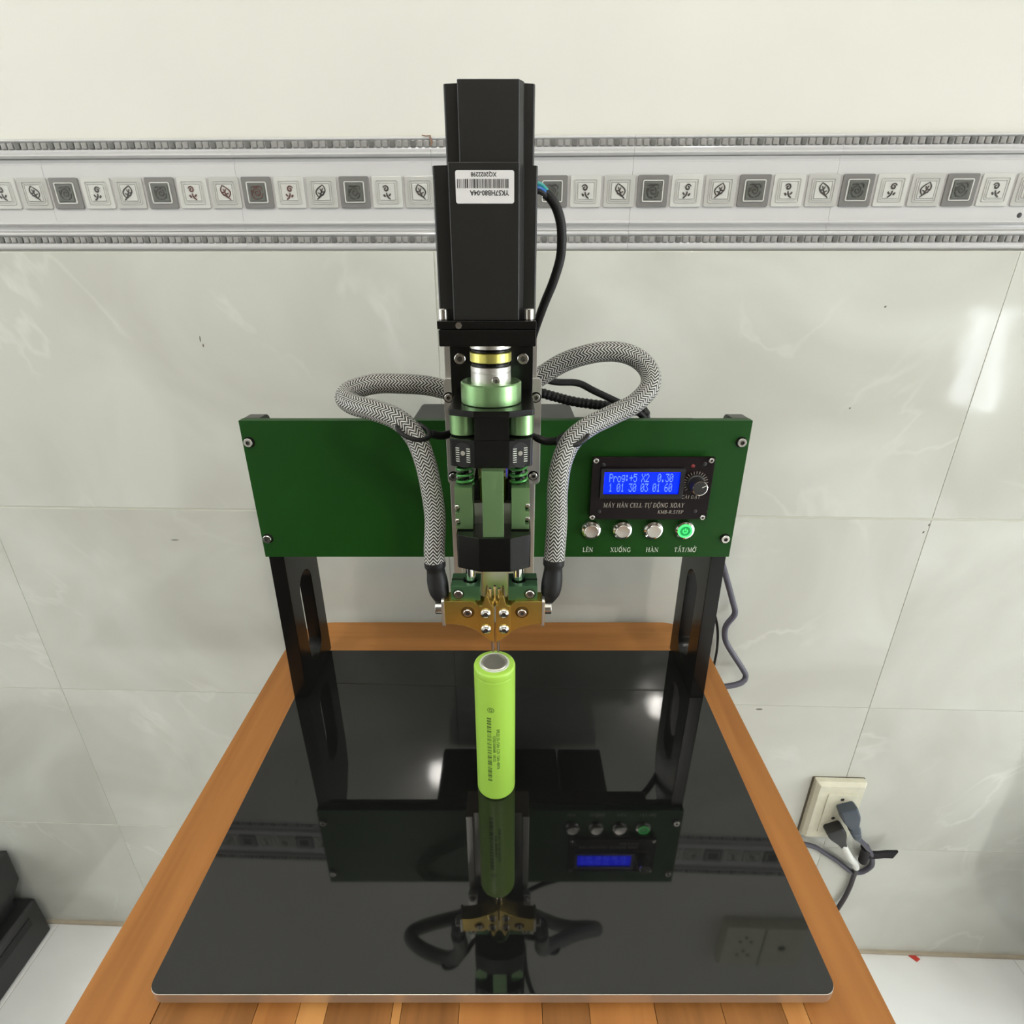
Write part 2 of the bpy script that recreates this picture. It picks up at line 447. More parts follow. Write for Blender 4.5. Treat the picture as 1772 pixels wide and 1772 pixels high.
# grout bed and tiles below the border
obj('grout', (box(B(), -1640, 2740, -7.3, 0.5, -742, 439), grout), wb)
TW, TH = 600.0, 299.0
tile_me = tomesh('tile', (box(B(), 0.35, 599.65, -8, -5, 0.35, 298.65, 0.5, 2), wall_tile), (0, 0, 0))
tile_me_low = tomesh('tile', (box(B(), 0.35, 599.65, -8, -5, 0.35, 277.65, 0.5, 2), wall_tile), (0, 0, 0))
for i in range(-3, 5):
    u = -68 + 600 * i
    for j, z in enumerate((139.5, -161.5, -460.5)):
        inst('tile', tile_me, wb, (u, 0, z))
    inst('tile', tile_me_low, wb, (u, 0, -739))
obj('floor_joint', (box(B(), -1640, 2740, -13, -4, -742, -735.0, 1.5), grout_floor), wb)

# border band: three trims, each of 200 mm pieces
def border_piece(prof, u0, u1):
    """prof: (z, d) outline, d = how far it stands out of the wall"""
    b = B(); ra = [b.verts.new((u0, -d, z)) for z, d in prof]; rb = [b.verts.new((u1, -d, z)) for z, d in prof]
    for k in range(len(prof) - 1): b.faces.new((ra[k], ra[k + 1], rb[k + 1], rb[k]))
    b.faces.new(ra[::-1] + [b.verts.new((u0, 0, prof[-1][0])), b.verts.new((u0, 0, prof[0][0]))][0:0]); b.faces.new(rb)
    return b

def arc(z0, z1, base, h, n=6):
    return [(z0 + (z1 - z0) * k / n, base + h * math.sin(PI * k / n)) for k in range(n + 1)]
top_prof = [(541.2, 0.5), (541.0, 5.5)] + arc(540.6, 537.9, 6.0, 1.2, 4) + [(537.7, 5.4), (531.9, 5.4)] + arc(531.6, 528.4, 6.2, 0.5, 3) + arc(528.0, 523.9, 6.2, 3.0, 8) + [(523.6, 0.5)]
mid_prof = [(523.4, 0.5), (523.2, 4.6), (520.5, 3.6), (518.8, 4.6), (518.3, 5.4), (467.3, 5.4)] + arc(466.9, 463.0, 5.8, 3.0, 8) + [(462.8, 4.4), (460, 3.8), (458.1, 4.2), (457.9, 0.5)]
low_prof = [(457.7, 0.5), (457.6, 5.5)] + arc(457.3, 453.2, 6.0, 1.8, 6) + [(453.0, 5.4), (446.8, 5.4)] + arc(446.6, 441.6, 6.2, 0.6, 3) + [(440.6, 5.0)] + arc(440.4, 439.0, 3.0, 2.2, 4) + [(439.0, 0.5)]
bead = B(); box(bead, -2.75, 2.75, -8.0, -5.0, -2.9, 2.9, 1.1, 2)
bead_me = {}
bead_me[0] = tomesh('bead', (bead, bead_light), (0, 0, 0))
bead = B(); box(bead, -2.75, 2.75, -8.0, -5.0, -2.9, 2.9, 1.1, 2)
bead_me[1] = tomesh('bead', (bead, bead_dark), (0, 0, 0))
K0, K1 = -4, 5
def trim(name, prof, beads_z=None, off=0):
    r = root(name, (0, 0, (prof[0][0] + prof[-1][0]) / 2), kind='structure', wall=True)
    u0, u1 = -66 + 200 * K0, -66 + 200 * K1
    obj('border_bed', [(box(B(), -1640, 2740, -3.2, 0.2, prof[-1][0], prof[0][0]), grout)], r)
    for a, bb in ((-1640, u0 - 0.4), (u1 + 0.4, 2740)):
        obj('border_tile', (border_piece(prof, a, bb), listel), r)
    for k in range(K0, K1):
        u = -66 + 200 * k
        t = obj('border_tile', (border_piece(prof, u + 0.12, u + 199.88), listel), r)
        if beads_z:
            for q in range(29):
                inst('bead', bead_me[1 if (q + off) % 3 == 2 else 0], t, (u + 3.6 + q * 6.885, 0, beads_z))
    return r
trim_top = trim('trim_1', top_prof, 534.8)
trim_mid = trim('trim_2', mid_prof)
trim_low = trim('trim_3', low_prof, 449.9, 1)

# motif tiles set in the middle strip, every 33.4 mm: dark rose, flower, leaf
def strip(b, pts, w, y=-8.35, taper=True):
    """a flat raised brush line through 2D points"""
    if taper: w *= 1.35
    n = len(pts); lf = []; rt = []
    for i in range(n):
        a = Vector(pts[max(0, i - 1)]); c = Vector(pts[min(n - 1, i + 1)]); d = (c - a).normalized(); nn = Vector((-d.y, d.x))
        ww = w * (0.5 if not taper else 0.5 * (0.45 + 0.55 * math.sin(PI * (i + 0.6) / (n + 0.2))))
        p = Vector(pts[i]); lf.append(p + nn * ww); rt.append(p - nn * ww)
    V = [[b.verts.new((q.x, yy, q.y)) for q in lf + rt[::-1]] for yy in (y, y + 0.5)]
    m = len(V[0])
    for i in range(n - 1): b.faces.new((V[0][i], V[0][i + 1], V[0][m - 2 - i], V[0][m - 1 - i]))
    for i in range(m): b.faces.new((V[0][i], V[0][(i + 1) % m], V[1][(i + 1) % m], V[1][i]))
    return b

def ring_frame(b, ho, hi_, y0, y1):
    plate(b, [rrect(-ho, ho, -ho * 0.93, ho * 0.93, 1.6, 3), rrect(-hi_, hi_, -hi_ * 0.93, hi_ * 0.93, 0.8, 3)], y1 - y0, (0, y1, 0), (1, 0, 0), (0, 0, 1), 0.15)
    return b
def slab(b, h, y0, y1, r=1.6, bev=0.4):
    plate(b, [rrect(-h, h, -h * 0.93, h * 0.93, r, 4)], y1 - y0, (0, y1, 0), (1, 0, 0), (0, 0, 1), bev); return b
def motif_mesh(kind):
    if kind == 0:
        return tomesh('motif_tile', [(slab(B(), 15.2, -7.2, -5.0), motif_dark), (ring_frame(B(), 10.4, 9.3, -8.0, -7.0), motif_pale), (slab(B(), 8.0, -7.9, -7.0, 0.6, 0.2), motif_deep)], (0, 0, 0))
    base = motif_light if kind == 2 else motif_pale
    return tomesh('motif_tile', [(slab(B(), 15.2, -7.0, -5.0), base), (ring_frame(B(), 11.4, 10.6, -7.6, -6.8), motif_light), (ring_frame(B(), 9.3, 8.6, -7.6, -6.8), motif_pale),
                                 (slab(B(), 7.6, -7.9, -6.8, 0.6, 0.2), motif_pale)], (0, 0, 0))
def leaf(m):
    b = B()
    t = [k / 10 for k in range(11)]
    strip(b, [(-4.2 * math.sin(PI * x) * 1.0 - 1.5 + 4.5 * x, 6.6 - 11.4 * x) for x in t], 0.9)
    strip(b, [(4.9 * math.sin(PI * x) - 1.5 + 4.5 * x, 6.6 - 11.4 * x) for x in t], 0.9)
    strip(b, [(-1.2, 3.5), (0.6, -0.5), (2.6, -4.2), (5.4, -6.4)], 0.9)
    strip(b, [(0.2, 0.4), (1.0, 2.0), (1.4, 3.2)], 0.8); strip(b, [(1.0, -1.4), (2.6, -1.0), (4.0, -0.4)], 0.8)
    strip(b, [(0.2, 0.3), (-1.6, 0.2), (-2.8, 0.5)], 0.8); strip(b, [(1.2, -2.0), (-0.6, -2.3), (-2.0, -2.2)], 0.8)
    return tomesh('leaf_print', (b, m), (0, 0, 0))
def flower(m):
    b = B()
    strip(b, [((0.6 + 0.42 * a) * math.cos(a * 1.35 + 1) - 1.0, (0.6 + 0.42 * a) * math.sin(a * 1.35 + 1) + 2.9) for a in [k * 0.5 for k in range(13)]], 1.1)
    strip(b, [(-0.6, -0.6), (-0.3, -2.6), (1.0, -4.8), (3.2, -6.4)], 1.1)
    strip(b, [(-3.6, -2.2), (-2.6, -3.4), (-2.0, -4.4)], 1.3); strip(b, [(3.6, -1.4), (2.8, -2.6), (1.8, -3.4)], 1.1)
    return tomesh('flower_print', (b, m), (0, 0, 0))
def rose(m):
    b = B()
    strip(b, [((0.7 + 0.50 * a) * math.cos(a * 1.2), (0.7 + 0.47 * a) * math.sin(a * 1.2)) for a in [k * 0.5 for k in range(17)]], 1.0)
    strip(b, [(-5.6, 4.6), (-3, 5.6), (0, 5.0), (3, 5.8), (5.4, 4.8), (5.6, 2)], 0.9)
    strip(b, [(-5.8, 2.8), (-5.6, -2), (-3.5, -5.2), (0, -6.0)], 0.9); strip(b, [(5.8, -0.5), (4.6, -4), (1.8, -5.6)], 0.9)
    return tomesh('rose_print', (b, m), (0, 0, 0))
MM = [motif_mesh(0), motif_mesh(1), motif_mesh(2)]
PR = {False: [rose(print_dark), flower(print_dark), leaf(print_dark)], True: [rose(print_red), flower(print_red), leaf(print_red)]}
for k in range(-26, 23):
    u = 155.0 + k * 33.42; kind = k % 3; flip = ((k // 3) % 2 == 0)
    t = inst('motif_tile', MM[kind], trim_mid, (u, 0, 493.2))
    red = k in (-13, -12, -11, -14)
    if k == 11:
        b = B()
        for q in range(7): strip(b, [(5.2 * math.cos(q * 0.9) * 0.2, 1 + 5 * math.sin(q * 0.9) * 0.2), (5.2 * math.cos(q * 0.9 + .3) * 0.7, 1 + 4.6 * math.sin(q * 0.9 + .3) * 0.7), (5.5 * math.cos(q * 0.9 + .6), 1 + 5 * math.sin(q * 0.9 + .6))], 2.4)
        r_ = inst('rose_print', tomesh('rose_print', (b, rose_pink), (0, 0, 0)), t, (u, 0, 493.2))
        for dx, dz in ((-3.5, -5), (4.2, -5)):
            g = B(); lathe(g, [(2.2, 0), (2.3, 0.5), (1.4, 1.6), (0, 1.7)], (dx, -7.8, dz), (0, -1, 0), 8)
            inst('crystal_stone', tomesh('crystal_stone', (g, crystal), (0, 0, 0)), t, (u, 0, 493.2))
        continue
    o = inst(('rose_print', 'flower_print', 'leaf_print')[kind], PR[red][kind], t, (u, 0, 493.2))
    if flip and kind: o.scale = (-1, 1, 1)
# small chips and scuffs on the tiles
chip = mat('chip_dark', (0.14, 0.12, 0.10), 0.8)
for u, z, w, h in ((-338, 349, 1.6, 7), (-336, 342, 1.8, 4), (-430, 94, 11, 1.6), (376, -169, 10, 3.2), (531, 131, 2.4, 3.4), (527, 121, 2.4, 3.4), (411, 385, 2.4, 2.2), (400, 276, 2.2, 2.0)):
    b = B(); lathe(b, [(1, 0), (0.8, 0.06), (0, 0.07)], (0, 0, 0), (0, -1, 0), 9)
    for v in b.verts: v.co = Vector((u + v.co.x * w / 2 + v.co.z * 0.3, -8.0 + v.co.y, z + v.co.z * h / 2))
    obj('tile_chip', (b, chip), wb)
# rust streak by the joint of the border and the little drilled hole
b = B(); strip(b, [(-66, 541), (-65.2, 538), (-64.2, 535.5), (-65.6, 533)], 1.6, -8.2); strip(b, [(-74, 541.6), (-70, 540.9), (-65, 541.2)], 0.7, -7.6)
obj('rust_stain', (b, rust), trim_top)
obj('drill_hole', (lathe(B(), [(2.6, 0), (2.2, 0.3), (0, 0.35)], (521, -5.3, 471), (0, -1, 0), 14), black_ink), trim_mid)

# floor
fl = obj('floor', (box(B(), -1650, 2750, -3300, 780, -842, -742.6), mat('white_grout', (0.64, 0.64, 0.60), 0.8)), None, (0, 0, -742), kind='structure')
ft = tomesh('tile', (box(B(), 0.9, 599.1, 0.9, 599.1, -3.5, 0, 0.6, 1), floor_tile), (0, 0, 0))
for i in range(-5, 4):
    for j in range(-7, 1):
        inst('tile', ft, fl, (936 + 600 * (i - 1) + 0, 655 - 552 + 600 * j, -742))
obj('ceiling', (box(B(), -1650, 2750, -3300, 780, 1958, 2058), room_white), None, (0, 0, 1958), kind='structure')
wl = B(); box(wl, -1750, -1650, -3300, -400, -742, 1958); box(wl, -1750, -1650, 560, 800, -742, 1958); box(wl, -1750, -1650, -400, 560, 1200, 1958); box(wl, -1750, -1650, -400, 560, -742, 50)
obj('wall_left', (wl, room_white), None, (-1650, 0, -742), kind='structure')
w2 = root('fill_window', (-1700, 80, 50), kind='structure')  # unseen window added as fill light for the lower left
obj('pane', (box(B(), -1744, -1738, -395, 555, 55, 1195), mat('fill_light_pane', (0.8, 0.9, 1.0), 0.3, emit=(0.95, 0.98, 1.0), estr=3.6)), w2)
fr = B(); plate(fr, [rrect(-400, 560, 50, 1200, 1), rrect(-360, 60, 90, 1160, 1), rrect(100, 520, 90, 1160, 1)], 60, (-1720, 0, 0), (0, 1, 0), (0, 0, 1), 1)
obj('window_frame', (fr, room_white), w2)
obj('wall_front', (box(B(), -1750, 2850, -3400, -3300, -742, 1958), mat('darkened_wall', (0.10, 0.075, 0.055), 0.6, var=0.2, vscale=3)), None, (0, -3300, -742), kind='structure')  # unseen wall, darkened so the black front faces mirror less light
# right wall with a low bright window seen only as the glare on the tiles
wr = B(); box(wr, 2750, 2850, -3300, -2770, -742, 1958); box(wr, 2750, 2850, 300, 760, -742, 1958); box(wr, 2750, 2850, -2310, -1500, -742, 1958)
box(wr, 2750, 2850, -2770, -2310, -742, -460); box(wr, 2750, 2850, -2770, -2310, 190, 1958); box(wr, 2750, 2850, -1500, 300, 1400, 1958)
obj('wall_right', (wr, room_white), None, (2750, 0, -742), kind='structure')
daylight = mat('daylight_pane', (0.8, 0.9, 1.0), 0.3, emit=(0.9, 0.95, 1.0), estr=9.0)
w1 = root('window_1', (2800, -2540, -460), kind='structure')
obj('pane', (box(B(), 2818, 2824, -2768, -2312, -458, 188), daylight), w1)
fr = B(); plate(fr, [rrect(-2770, -2310, -460, 190, 1), rrect(-2750, -2550, -440, 170, 1), rrect(-2530, -2330, -440, 170, 1)], 40, (2790, 0, 0), (0, 1, 0), (0, 0, 1), 1)
obj('window_frame', (fr, mat('window_frame_paint', (0.6, 0.6, 0.58), 0.4)), w1)

# wide daylit doorway in the same wall, nearer the table
daylight2 = mat('doorway_daylight', (0.8, 0.9, 1.0), 0.3, emit=(0.95, 0.98, 1.0), estr=6.5)
d1 = root('door_1', (2800, -600, -742), kind='structure')
obj('daylight_opening', (box(B(), 2838, 2844, -1495, 295, -741, 1395), daylight2), d1)
fr = B(); plate(fr, [rrect(-1500, 300, -741, 1400, 1), rrect(-1450, 250, -735, 1350, 1)], 60, (2770, 0, 0), (0, 1, 0), (0, 0, 1), 1)
obj('door_frame', (fr, room_white), d1)

# two round ceiling lamps (out of frame, seen as spots in the glass)
for i, (x, y, z, pw, colr) in enumerate(LAMPS):
    r = root('ceiling_light', (x, y, 1958), ('white ceiling lamp holder above the right side of the room, nearer the window', 'white ceiling lamp holder above the left side of the room')[i], 'lamp', 'ceiling lamps')
    obj('lamp_holder', (lathe(B(), [(60, 0), (58, -18), (24, -22), (20, -2)][::-1], (x, y, 1958)), room_white), r)
    l = bpy.data.lights.new('bulb', 'POINT'); l.energy = pw; l.color = colr; l.shadow_soft_size = 0.05
    lo = bpy.data.objects.new('bulb', l); COL.objects.link(lo); lo.parent = r; lo.location = (0, 0, (z - 1958 - 20) * S)

# unseen dark sheet added behind the camera so the front faces mirror a dark tone
rg = mat('darkener_weave', (0.02, 0.018, 0.02), 0.95, bump=0.6, bscale=120, var=0.3, vscale=40)
obj('reflection_darkener', (box(B(), -1500, 330, -2500, -150, -742, -735, 3), rg), None, (-600, -1300, -742), label='unseen dark sheet added on the floor to darken what the front faces mirror', cat='reflection_darkener')

# ------------------------------------------------------------------ table
TT = -15.0
tb = root('wooden_table', (-6, 390, -742), 'orange-brown strip-wood table with rounded back corners under the machine', 'table')
n = 10
back = [(-270, 572)] + [(-270 + 46 * (1 - math.cos(PI / 2 * k / n)), 585.5 + 46 * math.sin(PI / 2 * k / n)) for k in range(n + 1)] + [(258 - 46 * (1 - math.cos(PI / 2 * k / n)), 585.5 + 46 * math.sin(PI / 2 * k / n)) for k in range(n, -1, -1)] + [(258, 572)]
obj('back_rail', (prism_z(B(), back, TT - 22, TT, 0.8), wood_ax), tb)
YF = 60
edges = [(-270, -216, wood_a), (-215.6, -151.5, wood_b), (-151.5, -123.8, wood_a), (-123.8, -105.8, wood_c), (-105.8, -63.4, wood_b), (-63.4, -57.5, wood_c), (-57.5, -20.3, wood_b), (-20.3, 33.5, wood_a),
         (33.5, 64, wood_b), (64, 106.5, wood_a), (106.5, 150, wood_b), (150, 189.4, wood_b), (189.4, 204, wood_c), (204, 258, wood_a)]
for a, c, m in edges:
    obj('side_rail' if m is wood_a and (a == -270 or a == 204) else 'plank', (box(B(), a + 0.12, c - 0.12, YF, 571.7, TT - 22, TT, 0.35), m), tb)
for x in (-225, 175):
    for y in (110, 530):
        obj('leg', (box(B(), x, x + 42, y, y + 42, -742, TT - 22, 2), wood_b), tb)
for y in (118, 546): obj('apron', (box(B(), -183, 175, y, y + 18, -110, TT - 22, 1), wood_ax), tb)

# ------------------------------------------------------------------ welding machine
mc = root('spot_welding_machine', (0, 380, TT), 'green and black spot welding machine with tall black motor and two braided cables', 'machine')
# base
pl = B(); plate(pl, [rrect(-219.5, 222.3, 203.0, 551.5, 8)], 9.2, (0, 0, -9.2), (1, 0, 0), (0, 1, 0), 0.5)
bp = obj('base_plate', (pl, alu), mc)
obj('glass_sheet', (plate(B(), [rrect(-219.4, 222.2, 203.4, 551.4, 7.9)], 0.35, (0, 0, -0.1), (1, 0, 0), (0, 1, 0), 0.08), glass_black), bp)
foot = tomesh('rubber_foot', (lathe(B(), [(9, 0), (10, 1), (10, 5.8)], (0, 0, 0)), black_rubber), (0, 0, 0))
for x in (-195, 198):
    for y in (235, 525): inst('rubber_foot', foot, bp, (x, y, TT))
# side legs with long slots
def leg_outline():
    o = [(479, 0.3), (556, 0.3), (556, 150), (552, 185), (535, 215), (512, 238), (502, 262), (500, 296)]
    o += [(500 - 8 * (1 - math.cos(PI / 2 * k / 5)), 296 + 8 * math.sin(PI / 2 * k / 5)) for k in range(6)]
    return o + [(479, 304)]
slot = [(515 + 17 * math.cos(a), 114 + 17 * math.sin(a)) for a in [PI * k / 12 for k in range(13)]] + [(515 + 17 * math.cos(a), 38 + 17 * math.sin(a)) for a in [PI + PI * k / 12 for k in range(13)]]
for x in (-219.5, 205.0):
    b = plate(B(), [[(y if y > 479 else (470.6 if z < 172 else 479), z) for y, z in leg_outline()], slot], 14.5, (x, 0, 0), (0, 1, 0), (0, 0, 1), 0.6)
    if x < 0: pass
    obj('side_leg', (b, black_anod), mc)

# green front panel
fp = obj('front_panel', (box(B(), -220, 220, 470, 479, 172, 304, 0.45), green_panel), mc)
for x, z in ((-214, 285), (-214, 191.8), (212.8, 285), (212.8, 191.8)):
    b = B(); lathe(b, [(4.9, 0), (4.9, 0.15), (3.9, 0.2)], (x, 470, z), (0, -1, 0), 24); obj('screw_recess', (b, black_anod), fp)
    inst('screw', SC['panel'], fp, (x, 469.9, z), (0, random.random(), 0))

# ---- lettering: a small serif face drawn from strokes
def ar(cx, cy, rx, ry, a0, a1, n=10):
    return [(cx + rx * math.cos(math.radians(a0 + (a1 - a0) * k / n)), cy + ry * math.sin(math.radians(a0 + (a1 - a0) * k / n))) for k in range(n + 1)]
T, t_ = 1.05, 0.42
def G():
    g = {}
    def s(*xy): return [([(x - 0.85, y), (x + 0.85, y)], t_) for x, y in xy]
    g['L'] = (5.0, [([(1.3, 0), (1.3, 7)], T), ([(0.4, 0.2), (4.6, 0.2), (4.8, 1.9)], t_)] + s((1.3, 6.8)))
    g['E'] = (5.0, [([(1.3, 0), (1.3, 7)], T), ([(0.4, 0.2), (4.5, 0.2), (4.8, 1.8)], t_), ([(0.4, 6.8), (4.3, 6.8), (4.5, 5.4)], t_), ([(1.3, 3.6), (3.5, 3.6)], t_), ([(3.5, 2.8), (3.5, 4.4)], t_)])
    g['N'] = (6.6, [([(1.3, 0), (1.3, 7)], t_), ([(1.2, 6.9), (5.5, 0.2)], T), ([(5.5, 0), (5.5, 7)], t_)] + s((1.3, 0.2), (1.0, 6.8), (5.5, 6.8)))
    g['X'] = (6.0, [([(1.1, 6.9), (5.0, 0.1)], T), ([(4.9, 6.9), (1.1, 0.1)], t_)] + s((1.1, 6.8), (4.9, 6.8), (1.1, 0.2), (5.0, 0.2)))
    g['U'] = (6.4, [([(1.4, 6.9), (1.4, 2.4)] + ar(3.3, 2.4, 1.9, 2.3, 180, 270, 6), T), (ar(3.3, 2.4, 1.9, 2.3, 270, 360, 6) + [(5.2, 6.9)], t_)] + s((1.4, 6.8), (5.2, 6.8)))
    g['O'] = (6.4, [(ar(3.2, 3.5, 2.5, 3.4, 60, 300, 16), T), (ar(3.2, 3.5, 2.5, 3.4, -60, 60, 8), T * 0.95)])
    g['G'] = (6.4, [(ar(3.3, 3.5, 2.5, 3.4, 50, 300, 16), T * 0.95), ([(4.9, 5.2), (5.1, 6.7)], t_), ([(5.2, 0.5), (5.2, 3.0)], T)] + s((5.0, 3.0)))
    g['H'] = (6.6, [([(1.4, 0), (1.4, 7)], T), ([(5.2, 0), (5.2, 7)], T), ([(1.4, 3.6), (5.2, 3.6)], t_)] + s((1.4, 0.2), (1.4, 6.8), (5.2, 0.2), (5.2, 6.8)))
    g['A'] = (6.2, [([(3.0, 7), (5.1, 0)], T), ([(3.0, 7), (1.0, 0)], t_), ([(1.8, 2.5), (4.3, 2.5)], t_)] + s((1.0, 0.2), (5.2, 0.2)))
    g['T'] = (5.6, [([(2.8, 0), (2.8, 7)], T), ([(0.5, 5.3), (0.6, 6.8), (5.0, 6.8), (5.1, 5.3)], t_)] + s((2.8, 0.2)))
    g['M'] = (7.8, [([(1.4, 0), (1.4, 7)], t_), ([(1.4, 6.9), (3.9, 0.4)], T), ([(3.9, 0.4), (6.3, 6.9)], t_), ([(6.4, 0), (6.4, 7)], T)] + s((1.4, 0.2), (1.2, 6.8), (6.4, 0.2), (6.5, 6.8)))
    g['Y'] = (6.0, [([(1.0, 6.9), (3.0, 3.4), (3.0, 0)], T), ([(3.0, 3.4), (5.0, 6.9)], t_)] + s((1.0, 6.8), (5.0, 6.8), (3.0, 0.2)))
    g['C'] = (5.8, [(ar(3.2, 3.5, 2.5, 3.4, 50, 310, 18), T * 0.9), ([(4.8, 5.2), (5.0, 6.7)], t_)])
    g['D'] = (6.2, [([(1.3, 0), (1.3, 7)], T), ([(0.5, 6.8), (2.6, 6.8)] + ar(2.6, 3.5, 2.8, 3.3, 90, -90, 12) + [(0.5, 0.2)], 0.7)])
    g['K'] = (6.2, [([(1.4, 0), (1.4, 7)], T), ([(1.4, 3.0), (5.0, 6.9)], t_), ([(2.6, 4.2), (5.2, 0)], T)] + s((1.4, 0.2), (1.4, 6.8), (5.0, 6.8), (5.3, 0.2)))
    g['B'] = (5.8, [([(1.3, 0), (1.3, 7)], T), ([(0.5, 6.8), (2.6, 6.8)] + ar(2.8, 5.25, 1.8, 1.55, 90, -90, 8) + [(1.4, 3.7)], 0.7), ([(2.6, 3.7)] + ar(2.8, 1.95, 2.1, 1.75, 90, -90, 8) + [(0.5, 0.2)], 0.7)])
    g['R'] = (6.2, [([(1.3, 0), (1.3, 7)], T), ([(0.5, 6.8), (2.6, 6.8)] + ar(2.8, 5.15, 1.9, 1.65, 90, -90, 8) + [(1.4, 3.5)], 0.7), ([(2.8, 3.5), (5.4, 0)], T)] + s((1.3, 0.2)))
    g['S'] = (5.0, [(ar(2.6, 5.2, 1.7, 1.6, 30, 200, 8) + [(1.3, 4.4), (3.7, 2.8)] + ar(2.4, 1.8, 1.8, 1.7, 20, -150, 8), 0.85)])
    g['P'] = (5.6, [([(1.3, 0), (1.3, 7)], T), ([(0.5, 6.8), (2.6, 6.8)] + ar(2.8, 5.1, 1.9, 1.7, 90, -90, 8) + [(1.4, 3.4)], 0.7)] + s((1.3, 0.2)))
    g['I'] = (3.2, [([(1.6, 0), (1.6, 7)], T)] + s((1.6, 0.2), (1.6, 6.8)))
    g['-'] = (3.4, [([(0.6, 2.6), (2.8, 2.6)], 0.7)])
    g['.'] = (2.0, [([(0.7, 0.4), (1.5, 0.4)], 0.8)])
    g['/'] = (3.6, [([(0.4, -0.2), (3.2, 7)], 0.55)])
    g[' '] = (2.8, [])
    return g
GL = G()
ACC = {'acute': lambda w: [([(w / 2 - 0.2, 7.9), (w / 2 + 1.2, 9.3)], 0.6)], 'grave': lambda w: [([(w / 2 - 1.2, 9.3), (w / 2 + 0.3, 7.9)], 0.6)],
       'hat': lambda w: [([(w / 2 - 1.4, 7.7), (w / 2, 8.9), (w / 2 + 1.4, 7.7)], 0.5)], 'breve': lambda w: [(ar(w / 2, 9.0, 1.4, 1.1, 190, 350, 6), 0.5)],
       'hatacute': lambda w: [([(w / 2 - 1.4, 7.7), (w / 2, 8.9), (w / 2 + 1.4, 7.7)], 0.5), ([(w / 2 + 1.2, 9.0), (w / 2 + 2.3, 10.2)], 0.5)],
       'breveacute': lambda w: [(ar(w / 2, 9.0, 1.4, 1.1, 190, 350, 6), 0.5), ([(w / 2, 9.1), (w / 2 + 1.3, 10.4)], 0.5)],
       'dot': lambda w: [([(w / 2 - 0.4, -1.4), (w / 2 + 0.4, -1.4)], 0.8)],
       'horn': lambda w: [(ar(w - 0.9, 7.2, 0.9, 0.9, -60, 70, 5), 0.55)], 'hook': lambda w: [(ar(w / 2, 8.9, 0.8, 0.7, 170, -60, 6) + [(w / 2, 7.7)], 0.5)],
       'bar': lambda w: [([(0.0, 3.5), (2.6, 3.5)], 0.45)]}
WORD = {'L\u00caN': ['L', ('E', 'hat'), 'N'], 'XU\u1ed0NG': ['X', 'U', ('O', 'hatacute'), 'N', 'G'], 'H\u00c0N': ['H', ('A', 'grave'), 'N'],
        'T\u1eaeT/M\u1ede': ['T', ('A', 'breveacute'), 'T', '/', 'M', ('O', 'horn', 'hook')],
        'MAY': ['M', ('A', 'acute'), 'Y', ' ', 'H', ('A', 'grave'), 'N', ' ', 'C', 'E', 'L', 'L', ' ', 'T', ('U', 'horn', 'dot'), ' ', ('D', 'bar'), ('O', 'hat', 'dot'), 'N', 'G', ' ', 'X', 'O', 'A', 'Y'],
        'KMB': list('KMB-R.STEP'), 'CAI': ['C', ('A', 'grave'), 'I', ' ', ('D', 'bar'), ('A', 'breve', 'dot'), 'T']}
def lettering(word, cx, cz, width, y, m, parent, height=None, slant=0.0, weight=1.0):
    items = WORD[word]; total = 0
    for it in items: total += GL[it[0] if isinstance(it, tuple) else it][0] + 0.35
    sx = width / total; sz = (height / 7.0) if height else sx
    b = B(); x = -total / 2
    for it in items:
        ch = it[0] if isinstance(it, tuple) else it
        w, st = GL[ch]; st = list(st)
        if isinstance(it, tuple):
            for a in it[1:]: st += ACC[a](w)
        for q, (pts, th) in enumerate(st):
            strip(b, [(cx + (x + px + slant * pz) * sx, cz + (pz - 3.5) * sz) for px, pz in pts], th * (sx + sz) / 2 * weight, y - 0.003 * q, taper=False)
        x += w + 0.35
    for v in b.verts:
        v.co.y = y + 0.05 if v.co.y > y + 0.2 else v.co.y
    return obj('lettering', (b, m), parent)
for w, x, wd in (('L\u00caN', 85.6, 10.0), ('XU\u1ed0NG', 116.5, 19.5), ('H\u00c0N', 146.3, 12.0), ('T\u1eaeT/M\u1ede', 177.4, 21.0)):
    lettering(w, x, 179.8, wd, 469.93, white_ink, fp, 4.6, weight=0.95)

# control plate with its display
cp = obj('control_plate', (plate(B(), [rrect(84, 190.5, 214.2, 273.4, 1.2)], 3, (0, 466.5, 0), (1, 0, 0), (0, 0, 1), 0.3), acrylic), mc)
# note: plate() grows along x cross y = -Y here, so the plate spans y 463.5..466.5
for x, z in ((87.0, 270.3), (186.8, 270.6), (86.6, 216.6), (186.4, 216.4)):
    st = B(); cyl(st, (x, 470, z), (0, -1, 0), 2.0, 3.6, 12); obj('standoff', (st, steel), cp)
    inst('screw', SC['small'], cp, (x, 463.5, z), (0, random.random(), 0))
for x, z in ((93.5, 266.5), (181.5, 267.3), (92.5, 222.0), (179.0, 222.4)):
    b = B(); lathe(b, [(1.9, 0), (1.9, 0.5), (1.4, 0.8), (0, 0.8)], (x, 463.5, z), (0, -1, 0), 16); obj('plastic_screw', (b, black_plastic), cp)
bz = B(); plate(bz, [rrect(91.5, 165.0, 235.6, 263.8, 1.0), rrect(94.8, 161.0, 240.0, 260.4, 0.5)], 3.2, (0, 463.5, 0), (1, 0, 0), (0, 0, 1), 0.4)
obj('screen_bezel', (bz, bezel_black), cp)
obj('screen', (box(B(), 94.6, 161.2, 462.4, 463.4, 239.8, 260.6), lcd_blue), cp)
